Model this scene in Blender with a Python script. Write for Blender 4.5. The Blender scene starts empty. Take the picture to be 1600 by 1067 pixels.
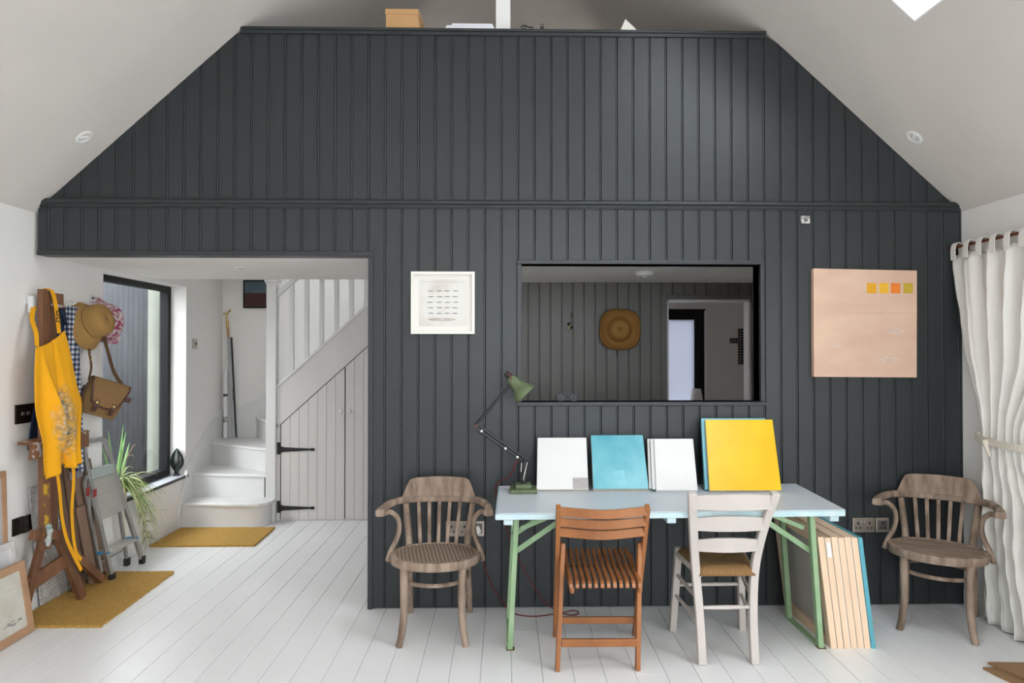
import bpy, math, random
from mathutils import Vector, Matrix, Quaternion
random.seed(7)
R = math.radians
scene = bpy.context.scene
col = scene.collection

# ------------------------------------------------------------------ camera
cam = bpy.data.cameras.new('camera')
cam.sensor_width = 36.0
cam.lens = 24.0
cam.clip_start = 0.05
camo = bpy.data.objects.new('camera', cam)
camo.location = (0.0, -4.0, 1.507)
camo.rotation_euler = (R(90.67), 0, R(-1.2))
col.objects.link(camo)
scene.camera = camo

# ------------------------------------------------------------------ sky (bright overcast day)
world = bpy.data.worlds.new('overcast_sky')
scene.world = world
world.use_nodes = True
wn = world.node_tree.nodes
bg = wn['Background']
bg.inputs[0].default_value = (0.965, 0.965, 1.025, 1)
bg.inputs[1].default_value = 9.5
scene.view_settings.view_transform = 'Standard'
scene.view_settings.look = 'None'
scene.view_settings.gamma = 1.0
scene.view_settings.use_curve_mapping = False
scene.view_settings.exposure = 0.27
scene.cycles.use_denoising = True
scene.cycles.max_bounces = 8
scene.cycles.diffuse_bounces = 5
scene.cycles.glossy_bounces = 3
scene.cycles.transparent_max_bounces = 12


def portal(name, loc, direction, sx, sy, up=(0, 0, 1)):
    """daylight entering through an opening: a light portal of the sky, no light of its own"""
    l = bpy.data.lights.new(name, 'AREA')
    l.shape = 'RECTANGLE'
    l.size, l.size_y = sx, sy
    l.cycles.is_portal = True
    o = bpy.data.objects.new(name, l)
    z = -Vector(direction).normalized()
    x = Vector(up).cross(z).normalized()
    y = z.cross(x)
    m = Matrix((x, y, z)).transposed().to_4x4()
    m.translation = Vector(loc)
    o.matrix_world = m
    col.objects.link(o)


# ------------------------------------------------------------------ materials
MATS = {}


def mat(name, color, rough=0.6, var=0.0, vscale=6.0, bump=0.0, bscale=60.0, metal=0.0, stretch=(1, 1, 1),
        color2=None, spec=0.5, contrast=(0.35, 0.65)):
    if name in MATS:
        return MATS[name]
    m = bpy.data.materials.new(name)
    m.use_nodes = True
    nt = m.node_tree
    b = nt.nodes['Principled BSDF']
    b.inputs['Base Color'].default_value = (*color, 1)
    b.inputs['Roughness'].default_value = rough
    b.inputs['Metallic'].default_value = metal
    b.inputs['Specular IOR Level'].default_value = spec
    tc = nt.nodes.new('ShaderNodeTexCoord')
    mp = nt.nodes.new('ShaderNodeMapping')
    mp.inputs['Scale'].default_value = stretch
    nt.links.new(tc.outputs['Object'], mp.inputs[0])
    if color2 is None and var:
        color2 = tuple(max(0, c * (1 - var)) for c in color)
    if color2 is not None:
        n = nt.nodes.new('ShaderNodeTexNoise')
        n.inputs['Scale'].default_value = vscale
        n.inputs['Detail'].default_value = 5
        nt.links.new(mp.outputs[0], n.inputs['Vector'])
        r = nt.nodes.new('ShaderNodeValToRGB')
        r.color_ramp.elements[0].position = contrast[0]
        r.color_ramp.elements[1].position = contrast[1]
        r.color_ramp.elements[0].color = (*color2, 1)
        r.color_ramp.elements[1].color = (*color, 1)
        nt.links.new(n.outputs['Fac'], r.inputs[0])
        nt.links.new(r.outputs[0], b.inputs['Base Color'])
    if bump:
        n2 = nt.nodes.new('ShaderNodeTexNoise')
        n2.inputs['Scale'].default_value = bscale
        n2.inputs['Detail'].default_value = 4
        nt.links.new(mp.outputs[0], n2.inputs['Vector'])
        bp = nt.nodes.new('ShaderNodeBump')
        bp.inputs['Strength'].default_value = bump
        bp.inputs['Distance'].default_value = 0.01
        nt.links.new(n2.outputs['Fac'], bp.inputs['Height'])
        nt.links.new(bp.outputs[0], b.inputs['Normal'])
    MATS[name] = m
    return m


def glass(name, tint=(0.95, 0.98, 0.97)):
    m = bpy.data.materials.new(name)
    m.use_nodes = True
    nt = m.node_tree
    for n in list(nt.nodes):
        nt.nodes.remove(n)
    out = nt.nodes.new('ShaderNodeOutputMaterial')
    mix = nt.nodes.new('ShaderNodeMixShader')
    lw_ = nt.nodes.new('ShaderNodeLayerWeight')
    lw_.inputs[0].default_value = 0.5
    pw = nt.nodes.new('ShaderNodeMath')
    pw.operation = 'POWER'
    pw.inputs[1].default_value = 5.0
    nt.links.new(lw_.outputs['Facing'], pw.inputs[0])
    fr = nt.nodes.new('ShaderNodeMath')
    fr.operation = 'MULTIPLY_ADD'
    fr.inputs[1].default_value = 0.6
    fr.inputs[2].default_value = 0.022
    nt.links.new(pw.outputs[0], fr.inputs[0])
    tr = nt.nodes.new('ShaderNodeBsdfTransparent')
    tr.inputs[0].default_value = (*tint, 1)
    gl = nt.nodes.new('ShaderNodeBsdfGlossy')
    gl.inputs['Roughness'].default_value = 0.01
    nt.links.new(fr.outputs[0], mix.inputs[0])
    nt.links.new(tr.outputs[0], mix.inputs[1])
    nt.links.new(gl.outputs[0], mix.inputs[2])
    nt.links.new(mix.outputs[0], out.inputs[0])
    return m


DARK = mat('charcoal_paint', (0.025, 0.0302, 0.033), 0.42, var=0.10, vscale=3, bump=0.06, bscale=25, stretch=(1, 1, 0.25))
PLASTER = mat('plaster', (0.70, 0.655, 0.61), 0.85, var=0.05, vscale=2.5, bump=0.08, bscale=8)
WHITEWALL = mat('white_wall', (0.84, 0.815, 0.785), 0.8, var=0.03, vscale=2, bump=0.06, bscale=14)
FLOORM = mat('floor_paint', (0.83, 0.825, 0.825), 0.33, var=0.04, vscale=4, bump=0.05, bscale=14, stretch=(1, .3, 1))
STAIRW = mat('stair_paint', (0.76, 0.75, 0.735), 0.45, var=0.04, vscale=5, bump=0.03)
CUPB = mat('cupboard_paint', (0.72, 0.69, 0.67), 0.5, var=0.05, vscale=6, bump=0.04, stretch=(1, 1, .2))
BLACKF = mat('black_frame', (0.009, 0.010, 0.011), 0.5, spec=.2)
BLACK = mat('black_iron', (0.012, 0.012, 0.013), 0.55, var=.3, vscale=30)
GLASS = glass('window_glass')
CLEAR = glass('picture_glass', (1, 1, 1))
CONC = mat('exterior_ground', (0.28, 0.265, 0.25), 0.9, var=.3, vscale=2)
TAUPE = mat('hall_paint', (0.165, 0.155, 0.145), 0.42, var=0.08, vscale=3, bump=.05, bscale=25, stretch=(1, 1, .25))


# ------------------------------------------------------------------ mesh builder
class MB:
    def __init__(s):
        s.v, s.f = [], []

    def add(s, vs, fs):
        o = len(s.v)
        s.v += [Vector(p) for p in vs]
        s.f += [tuple(i + o for i in f) for f in fs]
        return s

    def hexa(s, p):   # 8 points: bottom 4 ccw, top 4 ccw
        return s.add(p, [(3, 2, 1, 0), (4, 5, 6, 7), (0, 1, 5, 4), (1, 2, 6, 5), (2, 3, 7, 6), (3, 0, 4, 7)])

    def box(s, x0, x1, y0, y1, z0, z1):
        return s.hexa([(x0, y0, z0), (x1, y0, z0), (x1, y1, z0), (x0, y1, z0), (x0, y0, z1), (x1, y0, z1), (x1, y1, z1), (x0, y1, z1)])

    def bar(s, a, b, w, h, up=(0, 0, 1), w2=None, h2=None):
        """rectangular bar from a to b, w across (perpendicular to up), h along up"""
        a, b = Vector(a), Vector(b)
        d = (b - a).normalized()
        x = d.cross(Vector(up)).normalized()
        y = x.cross(d)
        w2 = w if w2 is None else w2
        h2 = h if h2 is None else h2
        q = lambda p, ww, hh: [p - x * ww / 2 - y * hh / 2, p + x * ww / 2 - y * hh / 2, p + x * ww / 2 + y * hh / 2, p - x * ww / 2 + y * hh / 2]
        return s.hexa(q(a, w, h) + q(b, w2, h2))

    def prism(s, poly, fa, fb):
        """poly list of 2-tuples; fa/fb map a 2-tuple to the near/far 3D point"""
        n = len(poly)
        vs = [fa(*p) for p in poly] + [fb(*p) for p in poly]
        fs = [tuple(range(n))[::-1], tuple(range(n, 2 * n))] + [(i, (i + 1) % n, n + (i + 1) % n, n + i) for i in range(n)]
        return s.add(vs, fs)

    def tube(s, pts, r, n=8, flat=None, closed=False):
        pts = [Vector(p) for p in pts]
        m = len(pts)
        rs = r if isinstance(r, (list, tuple)) else [r] * m
        t0 = (pts[1] - pts[0]).normalized()
        ref = Vector((0, 0, 1)) if abs(t0.z) < 0.9 else Vector((0, 1, 0))
        x = t0.cross(ref).normalized()
        vs = []
        for i, p in enumerate(pts):
            if closed:
                t = (pts[(i + 1) % m] - pts[i - 1]).normalized()
            else:
                t = (pts[min(i + 1, m - 1)] - pts[max(i - 1, 0)]).normalized()
            x = (x - t * x.dot(t)).normalized()
            y = t.cross(x)
            for k in range(n):
                a = 2 * math.pi * k / n
                fx, fy = (1, 1) if flat is None else flat
                vs.append(p + (x * math.cos(a) * fx + y * math.sin(a) * fy) * rs[i])
        fs = []
        for i in range(m if closed else m - 1):
            j = (i + 1) % m
            for k in range(n):
                k2 = (k + 1) % n
                fs.append((i * n + k, i * n + k2, j * n + k2, j * n + k))
        if not closed:
            fs += [tuple(range(n))[::-1], tuple((m - 1) * n + k for k in range(n))]
        return s.add(vs, fs)

    def lathe(s, prof, n=24, M=None, wob=None, caps=True):
        M = M or Matrix()
        vs = []
        for r, z in prof:
            for k in range(n):
                a = 2 * math.pi * k / n
                rr = r * (wob(a, r, z) if wob else 1)
                vs.append(M @ Vector((rr * math.cos(a), rr * math.sin(a), z)))
        m = len(prof)
        fs = [(i * n + k, i * n + (k + 1) % n, (i + 1) * n + (k + 1) % n, (i + 1) * n + k) for i in range(m - 1) for k in range(n)]
        if caps:
            fs += [tuple(range(n))[::-1], tuple((m - 1) * n + k for k in range(n))]
        return s.add(vs, fs)

    def grid(s, f, nu, nv):
        vs = [f(i / nu, j / nv) for j in range(nv + 1) for i in range(nu + 1)]
        w = nu + 1
        return s.add(vs, [(j * w + i, j * w + i + 1, (j + 1) * w + i + 1, (j + 1) * w + i) for j in range(nv) for i in range(nu)])

    def strap(s, pts, w, th, wdir):
        """flat ribbon along pts; wdir: direction(s) of its width"""
        pts = [Vector(p) for p in pts]
        m = len(pts)
        vs = []
        for i, p in enumerate(pts):
            t = (pts[min(i + 1, m - 1)] - pts[max(i - 1, 0)]).normalized()
            x = Vector(wdir[i] if isinstance(wdir, list) else wdir)
            x = (x - t * x.dot(t)).normalized()
            y = t.cross(x)
            ww = w[i] if isinstance(w, list) else w
            vs += [p - x * ww / 2 - y * th / 2, p + x * ww / 2 - y * th / 2, p + x * ww / 2 + y * th / 2, p - x * ww / 2 + y * th / 2]
        fs = [(i * 4 + k, i * 4 + (k + 1) % 4, i * 4 + 4 + (k + 1) % 4, i * 4 + 4 + k) for i in range(m - 1) for k in range(4)]
        fs += [(3, 2, 1, 0), tuple((m - 1) * 4 + k for k in range(4))]
        return s.add(vs, fs)

    def build(s, name, m, parent=None, smooth=False, bevel=0.0, solid=0.0, sub=0, world=False, segs=2):
        off = Vector((0, 0, 0))
        if parent is not None and world:
            p = parent
            while p is not None:
                off += p.location
                p = p.parent
        me = bpy.data.meshes.new(name)
        me.from_pydata([v - off for v in s.v], [], s.f)
        me.materials.append(m)
        me.update()
        if smooth:
            me.polygons.foreach_set('use_smooth', [True] * len(me.polygons))
            try:
                me.set_sharp_from_angle(angle=R(50))
            except Exception:
                pass
        o = bpy.data.objects.new(name, me)
        col.objects.link(o)
        if parent is not None:
            o.parent = parent
        if solid:
            md = o.modifiers.new('thickness', 'SOLIDIFY')
            md.thickness = solid
            md.offset = 0
        if bevel:
            md = o.modifiers.new('bevel', 'BEVEL')
            md.width = bevel
            md.segments = segs
            md.limit_method = 'ANGLE'
            md.angle_limit = R(40)
        if sub:
            md = o.modifiers.new('subdivision', 'SUBSURF')
            md.levels = md.render_levels = sub
        return o


def tag(o, label, cat, group=None, kind=None):
    o['label'] = label
    o['category'] = cat
    if group:
        o['group'] = group
    if kind:
        o['kind'] = kind
    return o


def thing(name, label, cat, loc=(0, 0, 0), rot=(0, 0, 0), group=None, kind=None):
    o = bpy.data.objects.new(name, None)
    o.empty_display_size = 0.1
    col.objects.link(o)
    o.location = loc
    o.rotation_euler = rot
    return tag(o, label, cat, group, kind)


def copy_part(o, parent):
    c = o.copy()
    col.objects.link(c)
    c.parent = parent
    for ch in list(o.children):
        copy_part(ch, c)
    return c


def bez(pts, n=24):
    """Catmull-Rom through pts"""
    P = [Vector(p) for p in pts]
    P = [P[0] * 2 - P[1]] + P + [P[-1] * 2 - P[-2]]
    out = []
    segs = len(P) - 3
    for k in range(n + 1):
        t = k / n * segs
        i = min(int(t), segs - 1)
        u = t - i
        a, b, c, d = P[i:i + 4]
        out.append(0.5 * ((2 * b) + (c - a) * u + (2 * a - 5 * b + 4 * c - d) * u * u + (3 * b - a - 3 * c + d) * u ** 3))
    return out


# ================================================================== THE SETTING
XR = 2.76
HS = 0.909                         # roof pitch (rise over run)
EL, ER = (-2.604, 2.374), (2.706, 2.376)


def XL(z):                         # inner face of the left wall
    return -2.685 + 0.0 * z


def zl(x): return EL[1] + HS * (x - EL[0])
def zr(x): return ER[1] + HS * (ER[0] - x)


def ztop(x): return min(zl(x), zr(x), 3.372)


# ---- floor: painted boards
floor = MB().box(-3.1, 3.3, -6.2, 5.0, -0.12, -0.022).build('floor', mat('sub_floor', (.2, .19, .18), .9))
tag(floor, 'white painted floor of long narrow boards', 'floor', kind='structure')
PW = 0.1439
planks_cache = {}


def floor_plank(x0, y0, y1, w):
    c = 0.0016
    m = MB()
    sk = 0.011
    f = lambda x, y, z: (x + sk * y, y, z)
    g = 0.0008
    x1 = x0 + w - g
    x0 = x0 + g
    m.add([f(x0, y0, -.02), f(x1, y0, -.02), f(x1, y1, -.02), f(x0, y1, -.02),
           f(x0, y0, -c), f(x1, y0, -c), f(x1, y1, -c), f(x0, y1, -c),
           f(x0 + c, y0 + c / 2, 0), f(x1 - c, y0 + c / 2, 0), f(x1 - c, y1 - c / 2, 0), f(x0 + c, y1 - c / 2, 0)],
          [(3, 2, 1, 0), (0, 1, 5, 4), (1, 2, 6, 5), (2, 3, 7, 6), (3, 0, 4, 7), (4, 5, 9, 8), (5, 6, 10, 9), (6, 7, 11, 10), (7, 4, 8, 11), (8, 9, 10, 11)])
    return m.build('floor_plank', FLOORM, floor)


x = -1.2215 - 11 * PW
i = 0
while x < 2.9:
    joints = [-6.1, [-0.62, -2.9, 0.9, -1.9][i % 4] + random.uniform(-.3, .3), [3.1, 1.9, 3.1, 2.2][i % 4]]
    if i % 4 in (1, 3):
        joints.append(3.1)
    if x > -0.3:
        joints = [j for j in joints if j < 2.9] + [3.0]
    joints = sorted(joints)
    for a, b in zip(joints, joints[1:]):
        if b - a > .15:
            floor_plank(x, a, b, PW)
    x += PW
    i += 1

# ---- the charcoal boarded wall across the room (front face at y = 0)
WX0, WX1, WZ0, WZ1 = 0.140, 1.548, 1.200, 2.008      # hatch opening
OX, OZ = -0.752, 2.055                                # passage opening (right jamb, head)
wall = MB()
YB0, YB1 = 0.013, 0.10
wall.box(OX, WX0, YB0, YB1, 0, 2.36)
wall.box(WX1, XR, YB0, YB1, 0, 2.36)
wall.box(WX0, WX1, YB0, YB1, 0, WZ0)
wall.box(WX0, WX1, YB0, YB1, WZ1, 2.36)
wall.box(-2.665, OX, YB0, YB1, OZ, 2.36)
wall.prism([(-2.62, 2.36), (2.72, 2.36), (1.60, 3.372), (-1.51, 3.372)], lambda a, b: (a, YB0, b), lambda a, b: (a, YB1, b))
wall_back = wall.build('wall_back', DARK)
tag(wall_back, 'charcoal tongue and groove boarded wall across the room', 'wall', kind='structure')

BP = 0.0972
PROF = [(0, .0110), (.0008, .0022), (.0022, .0), (.0842, .0), (.0850, .0040), (.0860, .0040), (.0868, .0012), (.0885, .0), (.0930, .0), (.0950, .0014), (.0962, .0050), (.0970, .0110)]


def board(parent, x0, spans, m, prof=PROF, y=0.0, name='plank', depth=.0128):
    """one board starting at x0; spans: list of (xa, xb, zbot(x), ztop(x)) it is cut to"""
    mb = MB()
    for xa, xb, zb, zt in spans:
        pts = [(x0 + u, v) for u, v in prof]
        xa2, xb2 = max(xa, pts[0][0]), min(xb, pts[-1][0])
        if xb2 - xa2 < .004:
            continue
        cut = []
        for (ax, av), (bx, bv) in zip(pts, pts[1:]):
            if ax >= xa2 and ax <= xb2:
                cut.append((ax, av))
            for lim in (xa2, xb2):
                if ax < lim < bx:
                    cut.append((lim, av + (bv - av) * (lim - ax) / (bx - ax)))
        if xa2 <= pts[-1][0] <= xb2:
            cut.append(pts[-1])
        cut.sort()
        n = len(cut)
        vs = [(px, y + pv, zb(px)) for px, pv in cut] + [(px, y + pv, zt(px)) for px, pv in cut]
        vs += [(cut[-1][0], y + depth, zb(cut[-1][0])), (cut[0][0], y + depth, zb(cut[0][0])),
               (cut[-1][0], y + depth, zt(cut[-1][0])), (cut[0][0], y + depth, zt(cut[0][0]))]
        if min(zt(px) - zb(px) for px, _ in cut) < -.02:
            continue
        fs = [(k, k + 1, n + k + 1, n + k) for k in range(n - 1)]
        fs += [tuple(range(n))[::-1] + (2 * n + 1, 2 * n), tuple(range(n, 2 * n)) + (2 * n + 2, 2 * n + 3)]
        mb.add(vs, fs)
    if mb.v:
        return mb.build(name, m, parent)


c_ = lambda z: (lambda x: z)
k0 = -1.3345
nx = k0 - BP * 15
while nx < XR:
    # above the rail
    if nx + BP > -2.6 and nx < 2.70:
        board(wall_back, nx, [(max(nx, -2.600), min(nx + BP, 2.702), c_(2.350), ztop)], DARK)
    # below the rail
    lo = []
    lo.append((-2.66, OX, c_(OZ), c_(2.352)))
    lo.append((OX, WX0, c_(0.004), c_(2.352)))
    lo.append((WX0, WX1, c_(0.004), c_(WZ0)))
    lo.append((WX0, WX1, c_(WZ1), c_(2.352)))
    lo.append((WX1, XR, c_(0.004), c_(2.352)))
    board(wall_back, nx, lo, DARK)
    nx += BP

# rail, capping and trims of the boarded wall
prof = [(0, 2.332), (-.010, 2.332), (-.012, 2.338), (-.018, 2.340), (-.020, 2.349), (-.030, 2.353), (-.036, 2.362), (-.034, 2.372), (-.026, 2.379), (-.012, 2.381), (0, 2.381)]
tr = MB().prism(prof, lambda a, b: (-2.655, a, b), lambda a, b: (2.755, a, b)).build('trim_1', DARK, smooth=True)
tag(tr, 'moulded charcoal rail running the width of the boarded wall', 'rail', kind='structure')
tr = MB().box(-1.50, 1.588, -.012, .016, 3.352, 3.374).box(-1.50, 1.588, -.018, .30, 3.374, 3.390).build('trim_2', DARK, bevel=.003)
tag(tr, 'charcoal ledge capping the top of the boarded wall', 'ledge', kind='structure')
t3 = MB().box(-2.66, OX + .028, -.012, .10, OZ - .003, OZ + .024).box(OX - .003, OX + .026, -.011, .10, 0, OZ - .003).build('trim_3', DARK, bevel=.003)
tag(t3, 'charcoal edging around the passage opening', 'trim', kind='structure')
t4 = thing('trim_4', 'charcoal frame lining the hatch opening in the boarded wall', 'trim', (WX0, 0, WZ0), kind='structure')
e = .027
MB().box(WX0 - e, WX1 + e, -.013, .112, WZ1, WZ1 + .024).build('head', DARK, t4, bevel=.003, world=True)
MB().box(WX0 - e - .004, WX1 + e + .004, -.020, .112, WZ0 - .022, WZ0).build('sill', DARK, t4, bevel=.003, world=True)
MB().box(WX0 - e, WX0, -.013, .112, WZ0, WZ1).build('jamb', DARK, t4, bevel=.003, world=True)
MB().box(WX1, WX1 + e, -.013, .112, WZ0, WZ1).build('jamb', DARK, t4, bevel=.003, world=True)

# ---- left wall
wl = MB()


def lw(y0, y1, z0, z1, th=.30):
    wl.hexa([(XL(z0) - th, y0, z0), (XL(z0), y0, z0), (XL(z0), y1, z0), (XL(z0) - th, y1, z0),
             (XL(z1) - th, y0, z1), (XL(z1), y0, z1), (XL(z1), y1, z1), (XL(z1) - th, y1, z1)])


WY0, WY1, WS, WH = 0.700, 1.94, 0.415, 2.046
lw(-6.1, WY0, -.1, 2.36)
lw(WY0, WY1, -.1, WS)
lw(WY0, WY1, WH, 2.36)
wall_left = wl.build('wall_left', WHITEWALL)
tag(wall_left, 'white plastered wall with the peg rail on the left', 'wall', kind='structure')
ws = MB()
ws.hexa([(-2.90, WY1, -.1), (XL(0) + .0, WY1, -.1), (-2.82, 3.06, -.1), (-3.1, 3.06, -.1),
         (-2.90, WY1, 3.2), (XL(2.1) + .0, WY1, 3.2), (-2.82, 3.06, 3.2), (-3.1, 3.06, 3.2)])
ws = ws.build('wall_stair_left', WHITEWALL)
tag(ws, 'white wall beside the winding bottom steps', 'wall', kind='structure')
bb = MB()
bb.hexa([(XL(0), -6.0, 0), (XL(0) + .014, -6.0, 0), (XL(0) + .014, 1.80, 0), (XL(0), 1.80, 0),
         (XL(.1) - .004, -6.0, .10), (XL(.1) + .010, -6.0, .10), (XL(.1) + .010, 1.80, .10), (XL(.1) - .004, 1.80, .10)])
tag(bb.build('baseboard_left', STAIRW, bevel=.003), 'white skirting board along the left wall', 'skirting', kind='structure')

# ---- right wall with a garden door behind the curtain
DY0, DY1, DZ = -4.3, -2.45, 2.04
HYR = 2.17
wr = MB().box(XR, XR + .3, -6.1, DY0, -.1, 2.45).box(XR, XR + .3, DY1, HYR, -.1, 2.45).box(XR, XR + .3, DY0, DY1, DZ, 2.45)
tag(wr.build('wall_right', WHITEWALL), 'white plastered wall behind the curtain on the right', 'wall', kind='structure')
tag(MB().box(XR - .014, XR, -2.44, -.014, 0, .1).build('baseboard_right', STAIRW, bevel=.003), 'white skirting board along the right wall', 'skirting', kind='structure')

# ---- wall behind the camera with tall glazing
GX0, GX1, GB, GZ = -0.2, 2.0, 0.9, 2.9
wf = MB().box(-3.1, 3.1, -6.2, -6.0, -.1, GB).box(-3.1, GX0, -6.2, -6.0, GB, GZ).box(GX1, 3.1, -6.2, -6.0, GB, GZ)
wf.prism([(-3.1, GZ), (3.1, GZ), (.05, 5.6)], lambda a, b: (a, -6.2, b), lambda a, b: (a, -6.0, b))
tag(wf.build('wall_front', WHITEWALL), 'white gable wall behind the camera', 'wall', kind='structure')
# ---- gable at the far end
wg = MB().box(-3.1, -.55, 3.05, 3.25, -.1, 2.5).prism([(-3.1, 2.4), (3.1, 2.4), (.05, 5.1)], lambda a, b: (a, 3.05, b), lambda a, b: (a, 3.25, b))
tag(wg.build('wall_stair_back', WHITEWALL), 'white wall at the back of the stairs', 'wall', kind='structure')


# ---- roof slopes (ceiling); s runs up the slope
def slope(name, base, sx, holes, label):
    dx, dz = -sx * .740, .6725
    nxv, nzv = sx * .6725, .740
    smax = (4.79 - base[1]) / .6725 + .01

    def P(s, y, t):
        return (base[0] + dx * s + nxv * t, y, base[1] + dz * s + nzv * t)
    mb = MB()
    ys = sorted({-6.2, 3.25} | {v for h in holes for v in (h[2], h[3])})
    for ya, yb in zip(ys, ys[1:]):
        cuts = [(h[0], h[1]) for h in holes if h[2] <= ya and h[3] >= yb]
        segs, s0 = [], -.12
        for a, b in sorted(cuts):
            segs.append((s0, a))
            s0 = b
        segs.append((s0, smax))
        for a, b in segs:
            mb.hexa([P(a, ya, 0), P(b, ya, 0), P(b, yb, 0), P(a, yb, 0), P(a, ya, .28), P(b, ya, .28), P(b, yb, .28), P(a, yb, .28)])
    o = mb.build(name, PLASTER)
    tag(o, label, 'ceiling', kind='structure')
    return P


SKY = [(1.0, 2.25, -2.0, -0.84), (1.0, 2.25, -5.0, -3.84)]
PR = slope('ceiling_right', ER, 1, SKY, 'plastered sloping ceiling with the skylight on the right')
SKS = (.40, 1.10, 1.85, 2.65)  # unseen skylight added to brighten the stair walls
PL = slope('ceiling_left', EL, -1, [(1.0, 2.25, -5.0, -3.84), SKS], 'plastered sloping ceiling on the left')
WHITEGLOSS = mat('white_gloss', (.86, .86, .85), .35)
wi = 3
for PP, (s0, s1, y0, y1), vis in [(PR, SKY[0], 1), (PR, SKY[1], 0), (PL, SKY[1], 0), (PL, SKS, 0)]:
    w = thing('window_%d' % (wi if wi < 6 else 8), ['roof skylight over the curtain side, its reveal bright white', 'skylight further back in the right slope', 'skylight further back in the left slope', 'small unseen skylight added above the stairs for light'][wi - 3], 'skylight', PP(s0, y1, 0), kind='structure')
    wi += 1
    fr = MB()
    for a, b, c, d in ((s0, s0 + .06, y0, y1), (s1 - .06, s1, y0, y1), (s0, s1, y0, y0 + .06), (s0, s1, y1 - .06, y1)):
        fr.hexa([PP(a, c, .22), PP(b, c, .22), PP(b, d, .22), PP(a, d, .22), PP(a, c, .27), PP(b, c, .27), PP(b, d, .27), PP(a, d, .27)])
    fr.build('window_frame', WHITEGLOSS, w, world=True)
    lin = MB()
    t = .008
    for a, b, c, d in ((s0, s0 + t, y0, y1), (s1 - t, s1, y0, y1), (s0, s1, y0, y0 + t), (s0, s1, y1 - t, y1)):
        lin.hexa([PP(a, c, .0), PP(b, c, .0), PP(b, d, .0), PP(a, d, .0), PP(a, c, .22), PP(b, c, .22), PP(b, d, .22), PP(a, d, .22)])
    lin.build('reveal', WHITEGLOSS, w, world=True)
    MB().hexa([PP(s0, y0, .245), PP(s1, y0, .245), PP(s1, y1, .245), PP(s0, y1, .245), PP(s0, y0, .25), PP(s1, y0, .25), PP(s1, y1, .25), PP(s0, y1, .25)]).build('pane', GLASS, w, world=True)
    cpt = Vector(PP((s0 + s1) / 2, (y0 + y1) / 2, .29))
    nrm = Vector(PP(0, 0, 0)) - Vector(PP(0, 0, 1))
    portal('daylight_portal', cpt, nrm, y1 - y0, s1 - s0)

wp = MB().prism([(-2.72, 2.2), (2.80, 2.2), (2.72, 2.36), (1.0, 3.95), (-.88, 3.95), (-2.62, 2.36)], lambda a, b: (a, 1.406, b), lambda a, b: (a, 1.50, b))  # added half wall, hidden by the ledge, keeps stair skylight off the loft slopes
tag(wp.build('wall_loft_light_block', WHITEWALL), 'unseen half wall added in the loft to block skylight spill', 'wall', kind='structure')
# ridge post standing on the ledge
po = MB().box(-.012, .075, .055, .145, 3.390, 4.76).build('post', WHITEGLOSS, bevel=.004)
tag(po, 'white timber post rising from the ledge to the ridge', 'post', kind='structure')

# ---- floor of the loft / soffit of the passage and hall ceiling
ce = MB().box(-2.70, OX + .2, .10, 1.406, OZ + .004, 2.20).box(OX + .2, XR, .10, 2.06, 2.104, 2.20)
tag(ce.build('ceiling_hall', WHITEWALL), 'white ceiling over the passage and hall', 'ceiling', kind='structure')
# back wall of the hall: boarded, with a doorway to a further room
HX0, HX1, HZ = 1.504, 2.267, 1.955
HY = 2.06
hw = MB().box(-.62, HX0, HY + .013, HY + .12, 0, 2.2).box(HX1, XR, HY + .013, HY + .12, 0, 2.2).box(HX0, HX1, HY + .013, HY + .12, HZ, 2.2)
hw.box(-.62, -.55, HY + .1, 3.05, 0, 2.4)
wall_hall = hw.build('wall_hall', TAUPE)
tag(wall_hall, 'dark boarded hall wall seen through the hatch', 'wall', kind='structure')
nx = -.62
while nx < XR - .02:
    board(wall_hall, nx, [(nx, HX0, c_(0.004), c_(2.104)), (HX0, HX1, c_(HZ), c_(2.104)), (HX1, XR, c_(.004), c_(2.104))], TAUPE, y=HY)
    nx += .0995
# further room
fr = MB().box(HX1 - 1.5, 2.64, 4.6, 4.8, -.1, .83).box(HX1 - 1.5, 2.02, 4.6, 4.8, .83, 2.02).box(2.64, 3.9, 4.6, 4.8, -.1, 2.6).box(HX1 - 1.5, 2.64, 4.6, 4.8, 2.02, 2.6)
tag(fr.build('wall_far', WHITEWALL), 'pale wall of the further room seen through the hall doorway', 'wall', kind='structure')
fs = MB().box(.6, .7, HY + .12, 4.6, -.1, 2.6).box(3.8, 3.9, HY + .12, 4.7, -.1, 2.6).box(XR, 3.9, HY + .02, HY + .12, -.1, 2.6).box(.6, 3.9, HY + .1, 2.9, 2.4, 2.6).box(.6, 3.9, 3.5, 4.7, 2.4, 2.6).box(.6, 1.1, 2.9, 3.5, 2.4, 2.6).box(1.7, 3.9, 2.9, 3.5, 2.4, 2.6).box(.6, 3.9, HY + .1, 4.7, -.1, -.001)
tag(fs.build('wall_far_side', WHITEWALL), 'side walls and ceiling of the further room', 'wall', kind='structure')

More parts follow.
